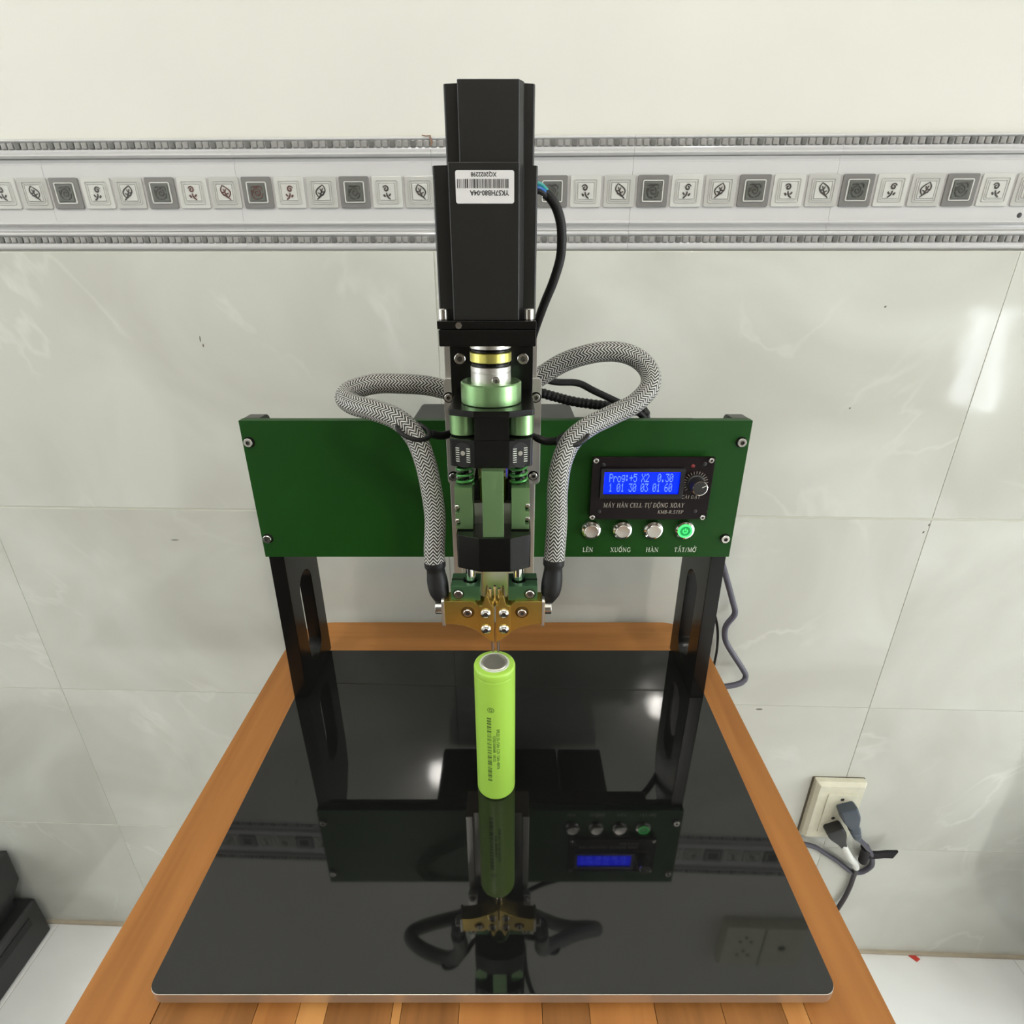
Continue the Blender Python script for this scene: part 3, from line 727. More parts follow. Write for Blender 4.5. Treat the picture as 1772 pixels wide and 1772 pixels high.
DOT = {'P': 'F111F8888'[:0] or ['11110', '10001', '10001', '11110', '10000', '10000', '10000'], 'r': ['00000', '00000', '10110', '11001', '10000', '10000', '10000'],
       'o': ['00000', '00000', '01110', '10001', '10001', '10001', '01110'], 'g': ['00000', '01111', '10001', '10001', '01111', '00001', '01110'],
       ':': ['00000', '01100', '01100', '00000', '01100', '01100', '00000'], '+': ['00000', '00100', '00100', '11111', '00100', '00100', '00000'],
       '5': ['11111', '10000', '11110', '00001', '00001', '10001', '01110'], 'X': ['10001', '10001', '01010', '00100', '01010', '10001', '10001'],
       '2': ['01110', '10001', '00001', '00010', '00100', '01000', '11111'], '0': ['01110', '10001', '10011', '10101', '11001', '10001', '01110'],
       '.': ['00000', '00000', '00000', '00000', '00000', '01100', '01100'], '3': ['11111', '00010', '00100', '00010', '00001', '10001', '01110'],
       '1': ['00100', '01100', '00100', '00100', '00100', '00100', '01110'], '6': ['00110', '01000', '10000', '11110', '10001', '10001', '01110']}
b = B(); ch_w, dx, dz = 3.52, 0.62, 1.12
for row, txt in enumerate(('Prog:+5 X2  0.30', '1 01 30 03 01 60')):
    for i, c in enumerate(txt):
        if c == ' ': continue
        for r_, line in enumerate(DOT[c]):
            for q, bit in enumerate(line):
                if bit == '1':
                    x = 99.5 + i * ch_w + q * dx; z = 258.6 - row * 9.1 - r_ * dz
                    vs = [b.verts.new(p) for p in ((x, 462.32, z - dz * 0.92), (x + dx * 0.95, 462.32, z - dz * 0.92), (x + dx * 0.95, 462.32, z), (x, 462.32, z))]
                    b.faces.new(vs)
obj('screen_text', (b, lcd_char), cp)
lettering('MAY', 132.3, 228.2, 73.0, 463.44, grey_ink, cp, 4.4, 0.12, weight=0.95)
lettering('KMB', 157.0, 221.6, 23.5, 463.44, grey_ink, cp, 3.2, 0.15, weight=0.95)
lettering('CAI', 173.6, 236.2, 17.0, 463.44, grey_ink, cp, 3.0, 0.1, weight=0.95)
b = B(); lathe(b, [(1.7, 0), (1.7, 0.3), (1.0, 1.2), (0, 1.3)], (171.8, 463.5, 265.4), (0, -1, 0), 14); obj('red_light', (b, led_red), cp)
tk = B()
for k in range(19):
    a = math.radians(-40 + k * 260 / 18)
    strip(tk, [(176.0 + 8.2 * math.cos(a), 249.5 + 8.2 * math.sin(a)), (176.0 + 11.0 * math.cos(a), 249.5 + 11.0 * math.sin(a))], 0.4, 463.42, False)
obj('dial_marks', (tk, grey_ink), cp)
kb = B(); lathe(kb, [(8.0, 0), (8.0, 1.5), (7.0, 2.5), (6.6, 12.5)], (176.0, 463.4, 249.5), (0, -1, 0), 36, False)
kc = B(); lathe(kc, [(6.6, 12.5), (6.6, 13.4), (6.0, 13.6)], (176.0, 463.4, 249.5), (0, -1, 0), 36, False)
kd = B(); lathe(kd, [(6.0, 13.6), (0, 13.5)], (176.0, 463.4, 249.5), (0, -1, 0), 36, False)
kn = obj('dial_knob', [(kb, black_plastic), (kc, chrome), (kd, black_plastic)], mc)
obj('pointer_line', (strip(B(), [(177.6, 250.3), (181.6, 252.4)], 0.7, 449.7, False), white_ink), kn)

# push buttons
bprof = [(9.6, 0), (9.6, 1.2), (8.6, 3.2), (6.9, 4.0), (6.9, 2.6), (6.3, 2.6)]
def faceted(b, x, z, seg=24): return lathe(b, bprof, (x, 470, z), (0, -1, 0), seg, False)
for x in (87.2, 116.0, 144.6):
    pb = obj('push_button', (faceted(B(), x, 201.2), chrome), mc)
    c = B(); lathe(c, [(6.3, 2.0), (6.3, 5.2), (5.9, 5.6), (0, 5.3)], (x, 470, 201.2), (0, -1, 0), 32, False); obj('button_cap', (c, steel), pb)
x, z = 173.6, 201.2
pb = obj('power_button', (faceted(B(), x, z), chrome), mc, label='glowing green power button')
c = B(); lathe(c, [(6.6, 2.6), (6.6, 4.4), (5.0, 4.6), (5.0, 4.2)], (x, 470, z), (0, -1, 0), 36, False); obj('light_ring', (c, led_green), pb)
c = B(); lathe(c, [(5.0, 4.2), (0, 4.2)], (x, 470, z), (0, -1, 0), 36, False); obj('button_cap', (c, led_green_dim), pb)
c = B(); strip(c, [(x + 2.0 * math.sin(a), z + 2.0 * math.cos(a)) for a in [0.7 + 4.88 * k / 16 for k in range(17)]], 0.65, 465.6, False); strip(c, [(x, z + 0.2), (x, z + 2.8)], 0.65, 465.6, False)
obj('power_symbol', (c, led_green), pb)

# housings behind the panel
obj('controller_housing', (box(B(), 22, 178, 479.2, 497, 171, 300, 2), black_plastic), mc)
bx = B(); box(bx, -88, 80, 500, 628, 238, 283, 4); obj('power_supply_box', (bx, black_plastic), mc)
obj('transformer_box', (box(B(), 82, 146, 500, 628, 240, 268, 3), black_plastic), mc)
obj('cross_beam', (box(B(), -205, 205, 479.2, 486, 172.5, 190, 0.5), black_anod), mc)

# aluminium column, carriage and black bracket
cl = B(); box(cl, -37.5, 33.3, 441, 470, 139, 392, 0.8); box(cl, -37.5, -30, 436, 441.5, 139, 392, 0.6); box(cl, 26, 33.3, 436, 441.5, 139, 392, 0.6)
col_o = obj('linear_rail_column', (cl, alu), mc)
obj('rail', (box(B(), -13, 11, 432, 441, 141, 390, 1), steel), col_o)
cr = B(); plate(cr, [rrect(-38, 36.5, 262, 347.5, 3.5)], 6, (0, 434, 0), (1, 0, 0), (0, 0, 1), 0.4)
ca = obj('carriage_plate', (cr, alu_satin), mc)
for x, z in ((-34.3, 333), (32.2, 333), (-33.4, 269), (31.2, 269.5)):
    b = B(); lathe(b, [(4.2, 0), (4.2, 0.2), (3.2, 0.2)], (x, 428, z), (0, -1, 0), 20); obj('screw_recess', (b, black_anod), ca)
    inst('screw', SC['m3'], ca, (x, 428, z))
hb = obj('head_bracket', (box(B(), -31, 29.2, 418, 428, 290, 385, 0.6), black_anod), mc)
for x in (-23.7, 21.9): inst('screw', SC['m4'], hb, (x, 418, 363.6))

# motor
def motor_outline(cx, hx, hc, y0, yc, y1):
    """plus-shaped outline: centre faces stand proud of the corner columns"""
    return [(-hc[0], y0), (hc[1], y0), (hc[1] + 2.6, yc - 4), (hc[1] + 2.6, yc), (hx[1] - 0.8, yc), (hx[1], yc + 0.8), (hx[1], y1 - 8), (hc[1] + 2, y1 - 8), (hc[1] + 2, y1), (-hc[0] - 2, y1), (-hc[0] - 2, y1 - 8), (-hx[0], y1 - 8), (-hx[0], yc + 0.8), (-hx[0] + 0.8, yc), (-hc[0] - 0.3, yc), (-hc[0] - 0.3, y0 + 0.8)]
mo = obj('motor', (prism_z(B(), motor_outline(0, (30.3, 28.4), (20.3, 17.9), 350, 361.5, 407), 395.6, 476.2, 0.5), black_paint), mc)
obj('motor_rear_body', (prism_z(B(), motor_outline(0, (22.4, 26.3), (14.2, 17.7), 353.5, 362, 400), 476.0, 513.4, 0.5), black_paint), mo)
obj('motor_flange', (box(B(), -30.3, 28.4, 347, 407, 390.9, 395.6, 0.6), black_anod), mo)
# sticker with upside-down print and barcode
sk = plate(B(), [rrect(-16.6, 15.2, 456.6, 472.4, 1.2)], 0.25, (0, 350.0, 0), (1, 0, 0), (0, 0, 1), 0.03)
st = obj('label_sticker', (sk, paper), mo)
bc = B(); x = -15.8; random.seed(5)
while x < 12.6:
    w = random.choice((0.25, 0.25, 0.45, 0.7)); g = random.choice((0.25, 0.3, 0.55))
    vs = [bc.verts.new(p) for p in ((x, 349.7, 463.9), (x + w, 349.7, 463.9), (x + w, 349.7, 468.3), (x, 349.7, 468.3))]; bc.faces.new(vs); x += w + g
obj('barcode', (bc, black_ink), st)

def text_bm(body, size, M):
    cu = bpy.data.curves.new('tmp', 'FONT'); cu.body = body; cu.size = size; cu.align_x = 'CENTER'; cu.align_y = 'CENTER'; cu.resolution_u = 2; cu.offset = 0.028 * size
    ob = bpy.data.objects.new('tmp', cu); COL.objects.link(ob)
    me = bpy.data.meshes.new_from_object(ob.evaluated_get(bpy.context.evaluated_depsgraph_get())); me.transform(M)
    b = B(); b.from_mesh(me); bpy.data.objects.remove(ob); bpy.data.curves.remove(cu); bpy.data.meshes.remove(me)
    return b
def text_on_front(body, size, x, y, z, flip=False, sx=1.0):
    M = Matrix.Translation((x, y, z)) @ Matrix.Rotation(PI / 2, 4, 'X') @ Matrix.Rotation(PI if flip else 0, 4, 'Z') @ Matrix.Diagonal((sx, 1, 1, 1))
    return text_bm(body, size, M)
obj('printed_text', (text_on_front('YK57HB80-04A', 3.5, 1.7, 349.7, 461.8, True, 0.92), black_ink), st)
obj('printed_text', (text_on_front('XQ2022298', 2.9, -1.3, 349.7, 470.5, True, 0.95), black_ink), st)
mp = obj('motor_mount', (box(B(), -29.6, 28.3, 347, 428, 381, 390.6, 0.7), black_anod), mc)
bs = B(); cyl(bs, (0, 0, 0), (0, 0, 1), 3.2, 6.6, 20, 0.5); lathe(bs, [(1.6, 6.62), (0, 6.62)], (0, 0, 0), (0, 0, 1), 6)
bme = tomesh('screw', (bs, steel), (0, 0, 0))
for x in (-27.0, 24.0): inst('screw', bme, mo, (x, 355.5, 395.4))
b = B(); lathe(b, [(2.0, 0), (1.8, 0.5), (0, 0.7)], (-17.5, 347, 393.0), (0, -1, 0), 16); obj('lit_hole_disc', (b, steel), mo)  # bright steel disc standing for light seen through a hole
# coupling
AX = 378
cpg = B(); lathe(cpg, [(12.8, 353.4), (13.3, 353.9), (13.3, 361.2), (12.9, 361.5), (12.9, 361.9), (13.3, 362.2), (13.3, 365.1), (12.8, 365.4)], (0, AX, 0), (0, 0, 1), 48)
lathe(cpg, [(13.3, 376.6), (13.3, 381.2)], (0, AX, 0), (0, 0, 1), 48)
cg = obj('shaft_coupling', (cpg, alu_satin), mc)
b = B(); lathe(b, [(11.5, 365.2), (11.5, 366.3), (12.6, 366.5), (12.6, 367.0), (11.5, 367.3), (11.5, 368.2)], (0, AX, 0), (0, 0, 1), 40); lathe(b, [(11.5, 374.0), (11.5, 374.7), (12.6, 375.0), (12.6, 375.5), (11.5, 376.0), (11.5, 376.8)], (0, AX, 0), (0, 0, 1), 40)
obj('coupling_disc', (b, black_anod), cg)
obj('coupling_band', (lathe(B(), [(13.1, 368.0), (13.6, 368.4), (13.6, 373.8), (13.1, 374.2)], (0, AX, 0), (0, 0, 1), 48), yellow), cg, label='yellow anodised coupling ring')
cs = inst('screw', screw_mesh('screw', 2.7, 1.3), cg, (3.4, 365.5, 357.3), (0, 0, 0.2))
obj('green_collar', (lathe(B(), [(19.6, 341.2), (20.2, 341.8), (20.2, 354.3), (19.4, 355.1), (13, 355.1)], (0, AX, 0), (0, 0, 1), 64), green_anod), mc)
# upper black yoke: thin top plate, centre web and lower housing
def yoke(x0, x1, w0, w1, yf, ys, yb):
    return [(x0, yf), (x1, yf), (w1 - 1.0, ys - 0.8), (w1, ys + 1), (w1, yb), (w0, yb), (w0, ys + 1), (w0 + 1.0, ys - 0.8)]
Y1 = yoke(-10.3, 12.2, -27.0, 28.5, 349.5, 356.5, 418)
yk = B(); prism_z(yk, Y1, 337.0, 341.2, 0.4); prism_z(yk, [(-10.3, 349.5), (12.2, 349.5), (12.2, 418), (-10.3, 418)], 322, 337.2, 0.3)
ykb = obj('yoke_bracket', (yk, black_anod), mc)
def knob_bm(x):
    b = B(); seg = 60; rings = []
    for z in (323.2, 336.6):
        rings.append([b.verts.new((x + (9.3 - (0.25 if k % 2 else 0)) * math.cos(2 * PI * k / seg), 366 + (9.3 - (0.25 if k % 2 else 0)) * math.sin(2 * PI * k / seg), z)) for k in range(seg)])
    for k in range(seg): b.faces.new((rings[0][k], rings[0][(k + 1) % seg], rings[1][(k + 1) % seg], rings[1][k]))
    b.faces.new(rings[0][::-1]); b.faces.new(rings[1]); return b
for x in (-18.2, 19.4): obj('adjusting_nut', (knob_bm(x), green_anod), mc)
sh = obj('spring_housing', (prism_z(B(), yoke(-10.3, 12.2, -27.0, 27.6, 349.5, 355.5, 418), 303, 322, 0.5), black_anod), mc)
# graduated slots on the two slanting faces
for sgn, xa_, xb_ in ((-1, (-26.0, 354.7), (-10.3, 349.5)), (1, (12.2, 349.5), (26.6, 354.7))):
    A = Vector((xa_[0], xa_[1], 0)); Bv = Vector((xb_[0], xb_[1], 0)); d = (Bv - A).normalized(); nrm = Vector((d.y, -d.x, 0)); mid = (A + Bv) / 2 + Vector((0, 0, 311.6))
    if nrm.y > 0: nrm = -nrm
    b = plate(B(), [rrect(-5.7, 5.7, -8.6, 8.6, 5.6, 8)], 0.1, mid + nrm * 0.02, d, (0, 0, 1), 0.0)
    o1 = obj('slot_insert', (b, mat('slot_black', (0.003, 0.003, 0.003), 0.6)), sh)
    mk = B()
    for side in (-1, 1):
        for k in range(7):
            zc = 4.5 - k * 1.5
            cs_ = [(side * 2.5, zc - 0.28), (side * 5.0, zc - 0.28), (side * 5.0, zc + 0.28), (side * 2.5, zc + 0.28)]
            mk.faces.new([mk.verts.new(mid + nrm * 0.2 + d * px + Vector((0, 0, pz))) for px, pz in cs_])
    obj('scale_marks', (mk, white_ink), sh)
    pn = B(); lathe(pn, [(1.6, 0), (1.5, 0.5), (0, 0.55)], mid + nrm * 0.15 + Vector((0, 0, 1.2)), nrm, 18)
    obj('scale_pointer', (pn, mat('pointer_grey', (0.27, 0.26, 0.22), 0.6)), sh)
# springs, slide blocks, centre bar
for x in (-18.4, 18.6):
    pts = [Vector((x + 5.6 * math.cos(a), 365 + 5.6 * math.sin(a), 286.5 + 16.5 * a / (2 * PI * 3.7))) for a in [2 * PI * 3.7 * k / 120 for k in range(121)]]
    sp = obj('coil_spring', (tube(B(), pts, 0.95, 8), green_wire), mc)
    obj('spring_core', (cyl(B(), (x, 365, 286), (0, 0, 1), 2.6, 18, 16), black_anod), sp)
def slide_outline(x0, x1, outer):
    """rectangle with two half-round notches on its outer side"""
    pts = []
    def notch(zc, xo, s):
        return [(xo, zc + 3.0), (xo - s * 2.6, zc + 3.0), (xo - s * 3.2, zc), (xo - s * 2.6, zc - 3.0), (xo, zc - 3.0)]
    if outer > 0:
        return [(x0, 256.3), (x0, 287.2), (x1, 287.2)] + notch(272.8, x1, 1) + notch(262.6, x1, 1) + [(x1, 256.3)]
    return [(x1, 256.3), (x1, 287.2), (x0, 287.2)] + notch(271.8, x0, -1) + notch(261.2, x0, -1) + [(x0, 256.3)]
sb = B(); cyl(sb, (0, 0, 0), (1, 0, 0), 2.1, 2.8, 16, 0.4); sbm = tomesh('screw', (sb, steel), (0, 0, 0))
for x0, x1, o_ in ((-25.2, -13.3, -1), (13.6, 26.0, 1)):
    b = plate(B(), [slide_outline(x0, x1, o_)], 20, (0, 375, 0), (1, 0, 0), (0, 0, 1), 0.25)
    s_ = obj('slide_block', (b, green_anod), mc)
    for z in ((274.0, 264.2) if o_ > 0 else (272.8, 262.4)):
        inst('screw', sbm, s_, ((x1 - 2.7) if o_ > 0 else (x0 - 0.1), 357.0, z))
    bk = B(); box(bk, (x1 - 3.2) if o_ > 0 else x0 + 0.4, (x1 - 0.4) if o_ > 0 else x0 + 3.2, 360, 374, 257, 280); obj('notch_backing', (bk, black_anod), s_)
obj('centre_bar', (box(B(), -5.8, 8.4, 343.8, 352, 255.3, 303.2, 0.35), green_anod), mc)
obj('lead_screw_nut', (cyl(B(), (0.6, 374, 272), (0, 0, 1), 10.6, 31.4, 40), brass), mc)
obj('nut_block', (box(B(), -13.0, 13.5, 372, 400, 271.5, 287, 0.4), black_anod), mc)
obj('steel_block', (box(B(), -13.0, 13.5, 366, 400, 254.0, 271.5, 0.4), alu), mc)
obj('back_web', (box(B(), -13, 14, 398, 420, 254, 304, 0.4), black_anod), mc)
# guide block and rods
obj('guide_block', (prism_z(B(), yoke(-8.4, 13.0, -24.6, 27.0, 342, 349.0, 418), 229.2, 255.3, 0.5), black_anod), mc)
obj('green_boss', (cyl(B(), (1.2, 368, 226.0), (0, 0, 1), 10, 4, 32), green_anod), mc)
for x in (-17.2, 19.0):
    g = obj('guide_rod', (cyl(B(), (x, 365.5, 200), (0, 0, 1), 3.9, 58, 28), chrome), mc)
for x0, x1, xr, xs in ((-31.2, -9.4, -17.2, -25.6), (11.2, 32.8, 19.0, 27.2)):
    b = plate(B(), [rrect(x0, x1, 355, 375, 0.4, 2), circ(xr, 365.5, 5.6)], 12.2, (0, 0, 197.3), (1, 0, 0), (0, 1, 0), 0.55)
    c_ = obj('rod_clamp', (b, green_dark), mc)
    obj('bushing', (lathe(B(), [(5.7, 205), (5.7, 208), (3.9, 208.6), (3.9, 205)], (xr, 365.5, 0), (0, 0, 1), 28, False), black_anod), c_)
    sl = B(); e = (x0, xr - 5) if x0 < 0 else (xr + 5, x1)
    box(sl, e[0] - 0.05, e[1] + 0.05, 364.6, 366.4, 203, 209.75); obj('clamp_slit', (sl, mat('slot_black', (0.003, 0.003, 0.003), 0.6)), c_)
    rc = B(); lathe(rc, [(4.4, 0), (4.4, 0.15), (3.2, 0.2)], (xs, 355, 203.2), (0, -1, 0), 24); obj('screw_recess', (rc, mat('recess_green', (0.01, 0.03, 0.01), 0.5)), c_)
    inst('screw', screw_mesh('screw', 3.2, 1.0), c_, (xs, 354.9, 203.2))
# gold electrode holders
GOUT = [(-36.2, 198.5), (-15.0, 198.5), (-12.2, 196.4), (-10.4, 195.2), (-8.4, 195.4), (-7.2, 196.6), (-6.2, 201.0), (-5.4, 204.4), (-4.4, 204.7), (-3.4, 202.6), (-2.2, 198.6), (-1.0, 195.8), (0.7, 195.2), (0.7, 161.9), (-3.0, 164.6), (-8, 169.2), (-13.5, 173.0),
        (-19, 175.9), (-26, 178.0), (-31, 178.6), (-36.2, 178.7)]
PADO = [(-10.4, 195.2), (-8.4, 195.4), (-7.2, 196.6), (-6.2, 201.0), (-5.4, 204.4), (-4.4, 204.7), (-3.4, 202.6), (-2.2, 198.6), (-1.0, 195.8), (0.5, 195.2), (0.5, 162.1), (-3.0, 164.6), (-8, 169.2), (-10.4, 170.9)]
for side in (-1, 1):
    mir = (lambda x: x) if side < 0 else (lambda x: 2.4 - x)
    o2 = [(mir(x), z) for x, z in GOUT]; p2 = [(mir(x), z) for x, z in PADO]
    if side > 0: o2 = o2[::-1]; p2 = p2[::-1]
    b = plate(B(), [o2], 13.5, (0, 365.5, 0), (1, 0, 0), (0, 0, 1), 0.5)
    plate(b, [p2], 1.4, (0, 352.2, 0), (1, 0, 0), (0, 0, 1), 0.4)
    eh = obj('electrode_holder', (b, gold), mc)
    cb = B(); lathe(cb, [(5.0, 0), (5.0, 0.12), (3.3, 0.2)], (mir(-19.0), 352, 189.3), (0, -1, 0), 28); obj('screw_recess', (cb, mat('gold_recess', (0.16, 0.09, 0.02), 0.3, 0.8)), eh)
    inst('screw', SC['m3'], eh, (mir(-19.0), 352, 189.4))
    for z in (189.3, 175.2): inst('screw', SC['button'], eh, (mir(-5.5), 350.9, z))
    xp = -0.9 if side < 0 else 3.3
    obj('electrode_pin', (lathe(B(), [(0.6, 148.2), (1.1, 149.4), (1.2, 170)], (xp, 358, 0), (0, 0, 1), 16), steel), eh)
    # cable lug and its bolt
    lug = B(); s = side; xl = 36.2 if s > 0 else -36.2
    plate(lug, [rrect(351, 366, 176, 200, 3)], 2.0, (xl if s > 0 else xl - 2.0, 0, 0), (0, 1, 0), (0, 0, 1), 0.2)
    lg = obj('terminal_lug', (lug, alu), eh)
    bo = B(); lathe(bo, [(5.0, 0), (5.0, 4.8), (4.6, 5.2), (2.4, 5.2), (2.3, 3.5), (0, 3.5)], (xl + s * 2.0, 357.5, 190), (s, 0, 0), 24); obj('bolt', (bo, steel), lg)
ct = B()
for dx_, h_ in ((-2.2, 205.4), (1.2, 207.5), (4.4, 205.4)): cyl(ct, (dx_, 359.5, 190), (0, 0, 1), 1.2, h_ - 190, 12)
obj('centre_pins', (ct, steel), mc)

# braided welding cables
HL = [(-26, 455, 334), (-38, 452, 334), (-53, 448, 338), (-71, 445, 340), (-92, 440, 341), (-108, 432, 338), (-112, 423, 334), (-103, 412, 331), (-85, 402, 329), (-67, 394, 324), (-55, 388, 313), (-48, 382, 296), (-44, 377, 276), (-42, 372, 256), (-43, 366, 235), (-43, 364, 222)]
HR = [(21, 458, 334), (37, 456, 344), (55, 455, 355), (75, 452, 362), (94, 450, 364), (110, 448, 360), (120, 442, 351), (120, 434, 340), (108, 426, 329), (90, 418, 322), (72, 408, 316), (58, 398, 308), (50, 388, 294), (47, 380, 275), (47, 374, 255), (46, 368, 239), (45, 365, 223)]
SL = [(-43, 364, 226), (-42, 363, 212), (-40.6, 361, 203), (-38.5, 359.5, 194), (-37.4, 358.5, 190)]
SR = [(45, 365, 227), (44.3, 363, 215), (43.4, 361, 206), (41.6, 360, 197), (38.6, 359, 191)]
for pts, sh_, lab in ((HL, SL, 'left'), (HR, SR, 'right')):
    h = obj('braided_cable', (tube(B(), spline(pts, 2.2), 7.7, 48, uv=True), braid), mc, angle=80)
    rf = lambda t: (7.9 if t < 0.12 else 7.3 - 0.5 * math.sin(9 * t)) if t < 0.7 else max(2.4, 7.2 - 15.5 * (t - 0.7))
    obj('heat_shrink', (tube(B(), spline(sh_, 2.0), rf, 20), black_rubber), h)
# tie loops round the cables
for c, n_, tail in (((-56, 388, 318), (0.35, -0.3, 0.9), [(-44, 391, 315), (-38, 396, 312), (-32, 404, 311), (-26, 410, 311)]), ((58, 399, 309), (-0.3, -0.25, 0.9), [(47, 403, 306), (40, 405, 305), (33, 407, 307), (26, 410, 310)])):
    R = rot_to(n_)
    ring = [Vector(c) + R @ Vector((11.5 * math.cos(2 * PI * k / 40), 9.8 * math.sin(2 * PI * k / 40), 0)) for k in range(40)]
    tl = obj('cable_loop', (tube(B(), ring, 1.7, 8, closed=True), black_rubber), mc)
    obj('loop_tail', (tube(B(), spline(tail, 2), lambda t: 3.0 if t < 0.7 else 2.4, 12), black_rubber), tl)

# motor lead and control wiring
ml = obj('motor_lead', (tube(B(), spline([(34, 392, 466), (37, 392, 464), (41, 393, 459), (44.5, 394, 450), (45.5, 395, 440), (45, 397, 429), (41, 400, 415), (36, 405, 402), (31, 415, 386), (28, 442, 370)], 3), lambda t: 3.1 if t < 0.9 else 2.8, 14), black_rubber), mc)
for i, (m, dz) in enumerate(((teal_wire, 1.8), (blue_wire, -0.6), (black_rubber, -2.4))):
    obj('wire', (tube(B(), spline([(26, 390, 469 + dz), (31, 390 - i, 468.5 + dz), (36, 391, 465 + dz * 0.6), (39, 392.5, 461)], 1.5), 1.4, 8), m), ml)
obj('control_cable', (tube(B(), spline([(10, 475, 342), (31, 480, 340), (51, 485, 334), (71, 490, 332), (86, 490, 325), (110, 490, 314), (126, 492, 306), (133, 494, 299)], 3), 3.0, 10), black_rubber), mc)
cc = []
for k, p in enumerate(spline([(10, 500, 328), (34, 500, 323), (52, 500, 318), (73, 500, 313), (104, 502, 309), (122, 503, 308), (133, 501, 305), (135, 499, 297)], 1.0)): cc.append(p)
nn = len(cc)
obj('corrugated_cable', (tube(B(), cc, lambda t: 4.3 + 0.35 * math.sin(t * nn * 1.6), 14), black_rubber), mc)
obj('tie_end', (box(B(), 104, 128, 488, 492, 303.5, 307.5, 0.8), black_plastic), mc)

# ------------------------------------------------------------------ battery
BX, BY, BR = 0.0, 361.5, 16.6
bt = root('battery_cell', (BX, BY, 0.3), 'lime green cylindrical battery cell standing on black glass under the electrodes', 'battery')
pr = [(14.6, 0.3), (15.9, 0.5), (16.5, 1.4), (BR, 2.5), (BR, 126.5), (BR - 0.35, 127.6), (BR - 0.35, 128.4), (BR, 129.4), (BR, 132.8), (BR - 0.5, 134.2), (BR - 1.6, 135.0), (11.6, 135.2)]
wr_ = obj('wrapper', (lathe(B(), pr, (BX, BY, 0), (0, 0, 1), 96, False), battery_wrap), bt)
obj('insulator_ring', (lathe(B(), [(12.1, 135.1), (11.9, 135.5), (10.5, 135.5), (10.4, 135.0)], (BX, BY, 0), (0, 0, 1), 64, False), white_ring), bt)
obj('terminal_cap', (lathe(B(), [(10.6, 134.6), (10.3, 135.6), (9.8, 136.1), (9.2, 136.2), (8.6, 135.9), (7.9, 135.6), (4, 135.75), (0, 135.8)], (BX, BY, 0), (0, 0, 1), 64, False), mat('nickel_cap', (0.62, 0.61, 0.54), 0.32, 0.9)), bt)
def on_cyl(b):
    """wrap a flat print (x sideways, z up) on the front of the cell"""
    for v in b.verts:
        a = v.co.x / BR; v.co = Vector((BX + (BR + 0.06) * math.sin(a), BY - (BR + 0.06) * math.cos(a), v.co.z))
    return b
bc = B(); z = 93.0; random.seed(11)
while z > 24:
    w = random.choice((0.45, 0.45, 0.9, 1.6)); g = random.choice((0.4, 0.5, 1.1))
    for xa_ in (-6.4, -4.6):
        bc.faces.new([bc.verts.new(p) for p in ((xa_, 0, z - w), (xa_ + 1.8, 0, z - w), (xa_ + 1.8, 0, z), (xa_, 0, z))])
    z -= w + g
obj('barcode', (on_cyl(bc), dark_print), wr_)
def vtext(body, size, x, zc, sx):
    M = Matrix.Translation((x, 0, zc)) @ Matrix.Rotation(PI / 2, 4, 'X') @ Matrix.Rotation(-PI / 2, 4, 'Z') @ Matrix.Diagonal((sx, 1, 1, 1))
    return on_cyl(text_bm(body, size, M))
obj('printed_text', (vtext('IFR32135-15Ah 3.2V 15Ah 48Wh', 3.6, 2.5, 59, 0.9), dark_print), wr_)
obj('printed_text', (vtext('Y27821000048R  100152', 3.2, -0.7, 60, 0.88), dark_print), wr_)
b = B(); strip(b, [(-3.0 + 2.6 * math.cos(a), 101 + 2.6 * math.sin(a)) for a in [2 * PI * k / 20 for k in range(21)]], 0.5, 0, False); strip(b, [(-3.0 + 1.1 * math.cos(a), 101 + 1.4 * math.sin(a)) for a in [2 * PI * k / 12 for k in range(13)]], 0.6, 0, False)
obj('printed_emblem', (on_cyl(b), dark_print), wr_)

# ------------------------------------------------------------------ wall sockets, plugs and cords
def faceplate(b, u0, u1, z0, z1, d0, d1, inset):
    loft(b, [(((u0 + u1) / 2, -d0, (z0 + z1) / 2), (1, 0, 0), (0, 0, 1), u1 - u0, z1 - z0, 2), (((u0 + u1) / 2, -(d0 + (d1 - d0) * 0.6), (z0 + z1) / 2), (1, 0, 0), (0, 0, 1), u1 - u0, z1 - z0, 2),
             (((u0 + u1) / 2, -d1, (z0 + z1) / 2), (1, 0, 0), (0, 0, 1), u1 - u0 - inset, z1 - z0 - inset, 2)])
    return b
ol = root('wall_socket', (522, -8, -361), 'dirty ivory wall socket low on the tiles right of the table', 'socket', wall=True)
obj('face_plate', (faceplate(B(), 484, 560, -422, -301, 8, 22, 9), ivory), ol)
inn = B(); plate(inn, [rrect(503, 549, -405, -321, 1.5)], 1.6, (0, -21.8, 0), (1, 0, 0), (0, 0, 1), 0.4); obj('socket_insert', (inn, ivory), ol)
for z, u in ((-331, 526), (-372, 521)):
    s_ = B(); lathe(s_, [(3.0, 0), (2.6, 0.15), (0, 0.2)], (u, -23.4, z), (0, -1, 0), 14); obj('socket_hole', (s_, black_ink), ol)
obj('dark_rim', (plate(B(), [rrect(480.8, 561, -423, -299.8, 2)], 0.6, (0, -7.9, 0), (1, 0, 0), (0, 0, 1), 0), mat('dark_edge_brown', (0.10, 0.085, 0.06), 0.8, var=0.4, vscale=60)), ol)  # thin dark rim behind the plate, wider on its left
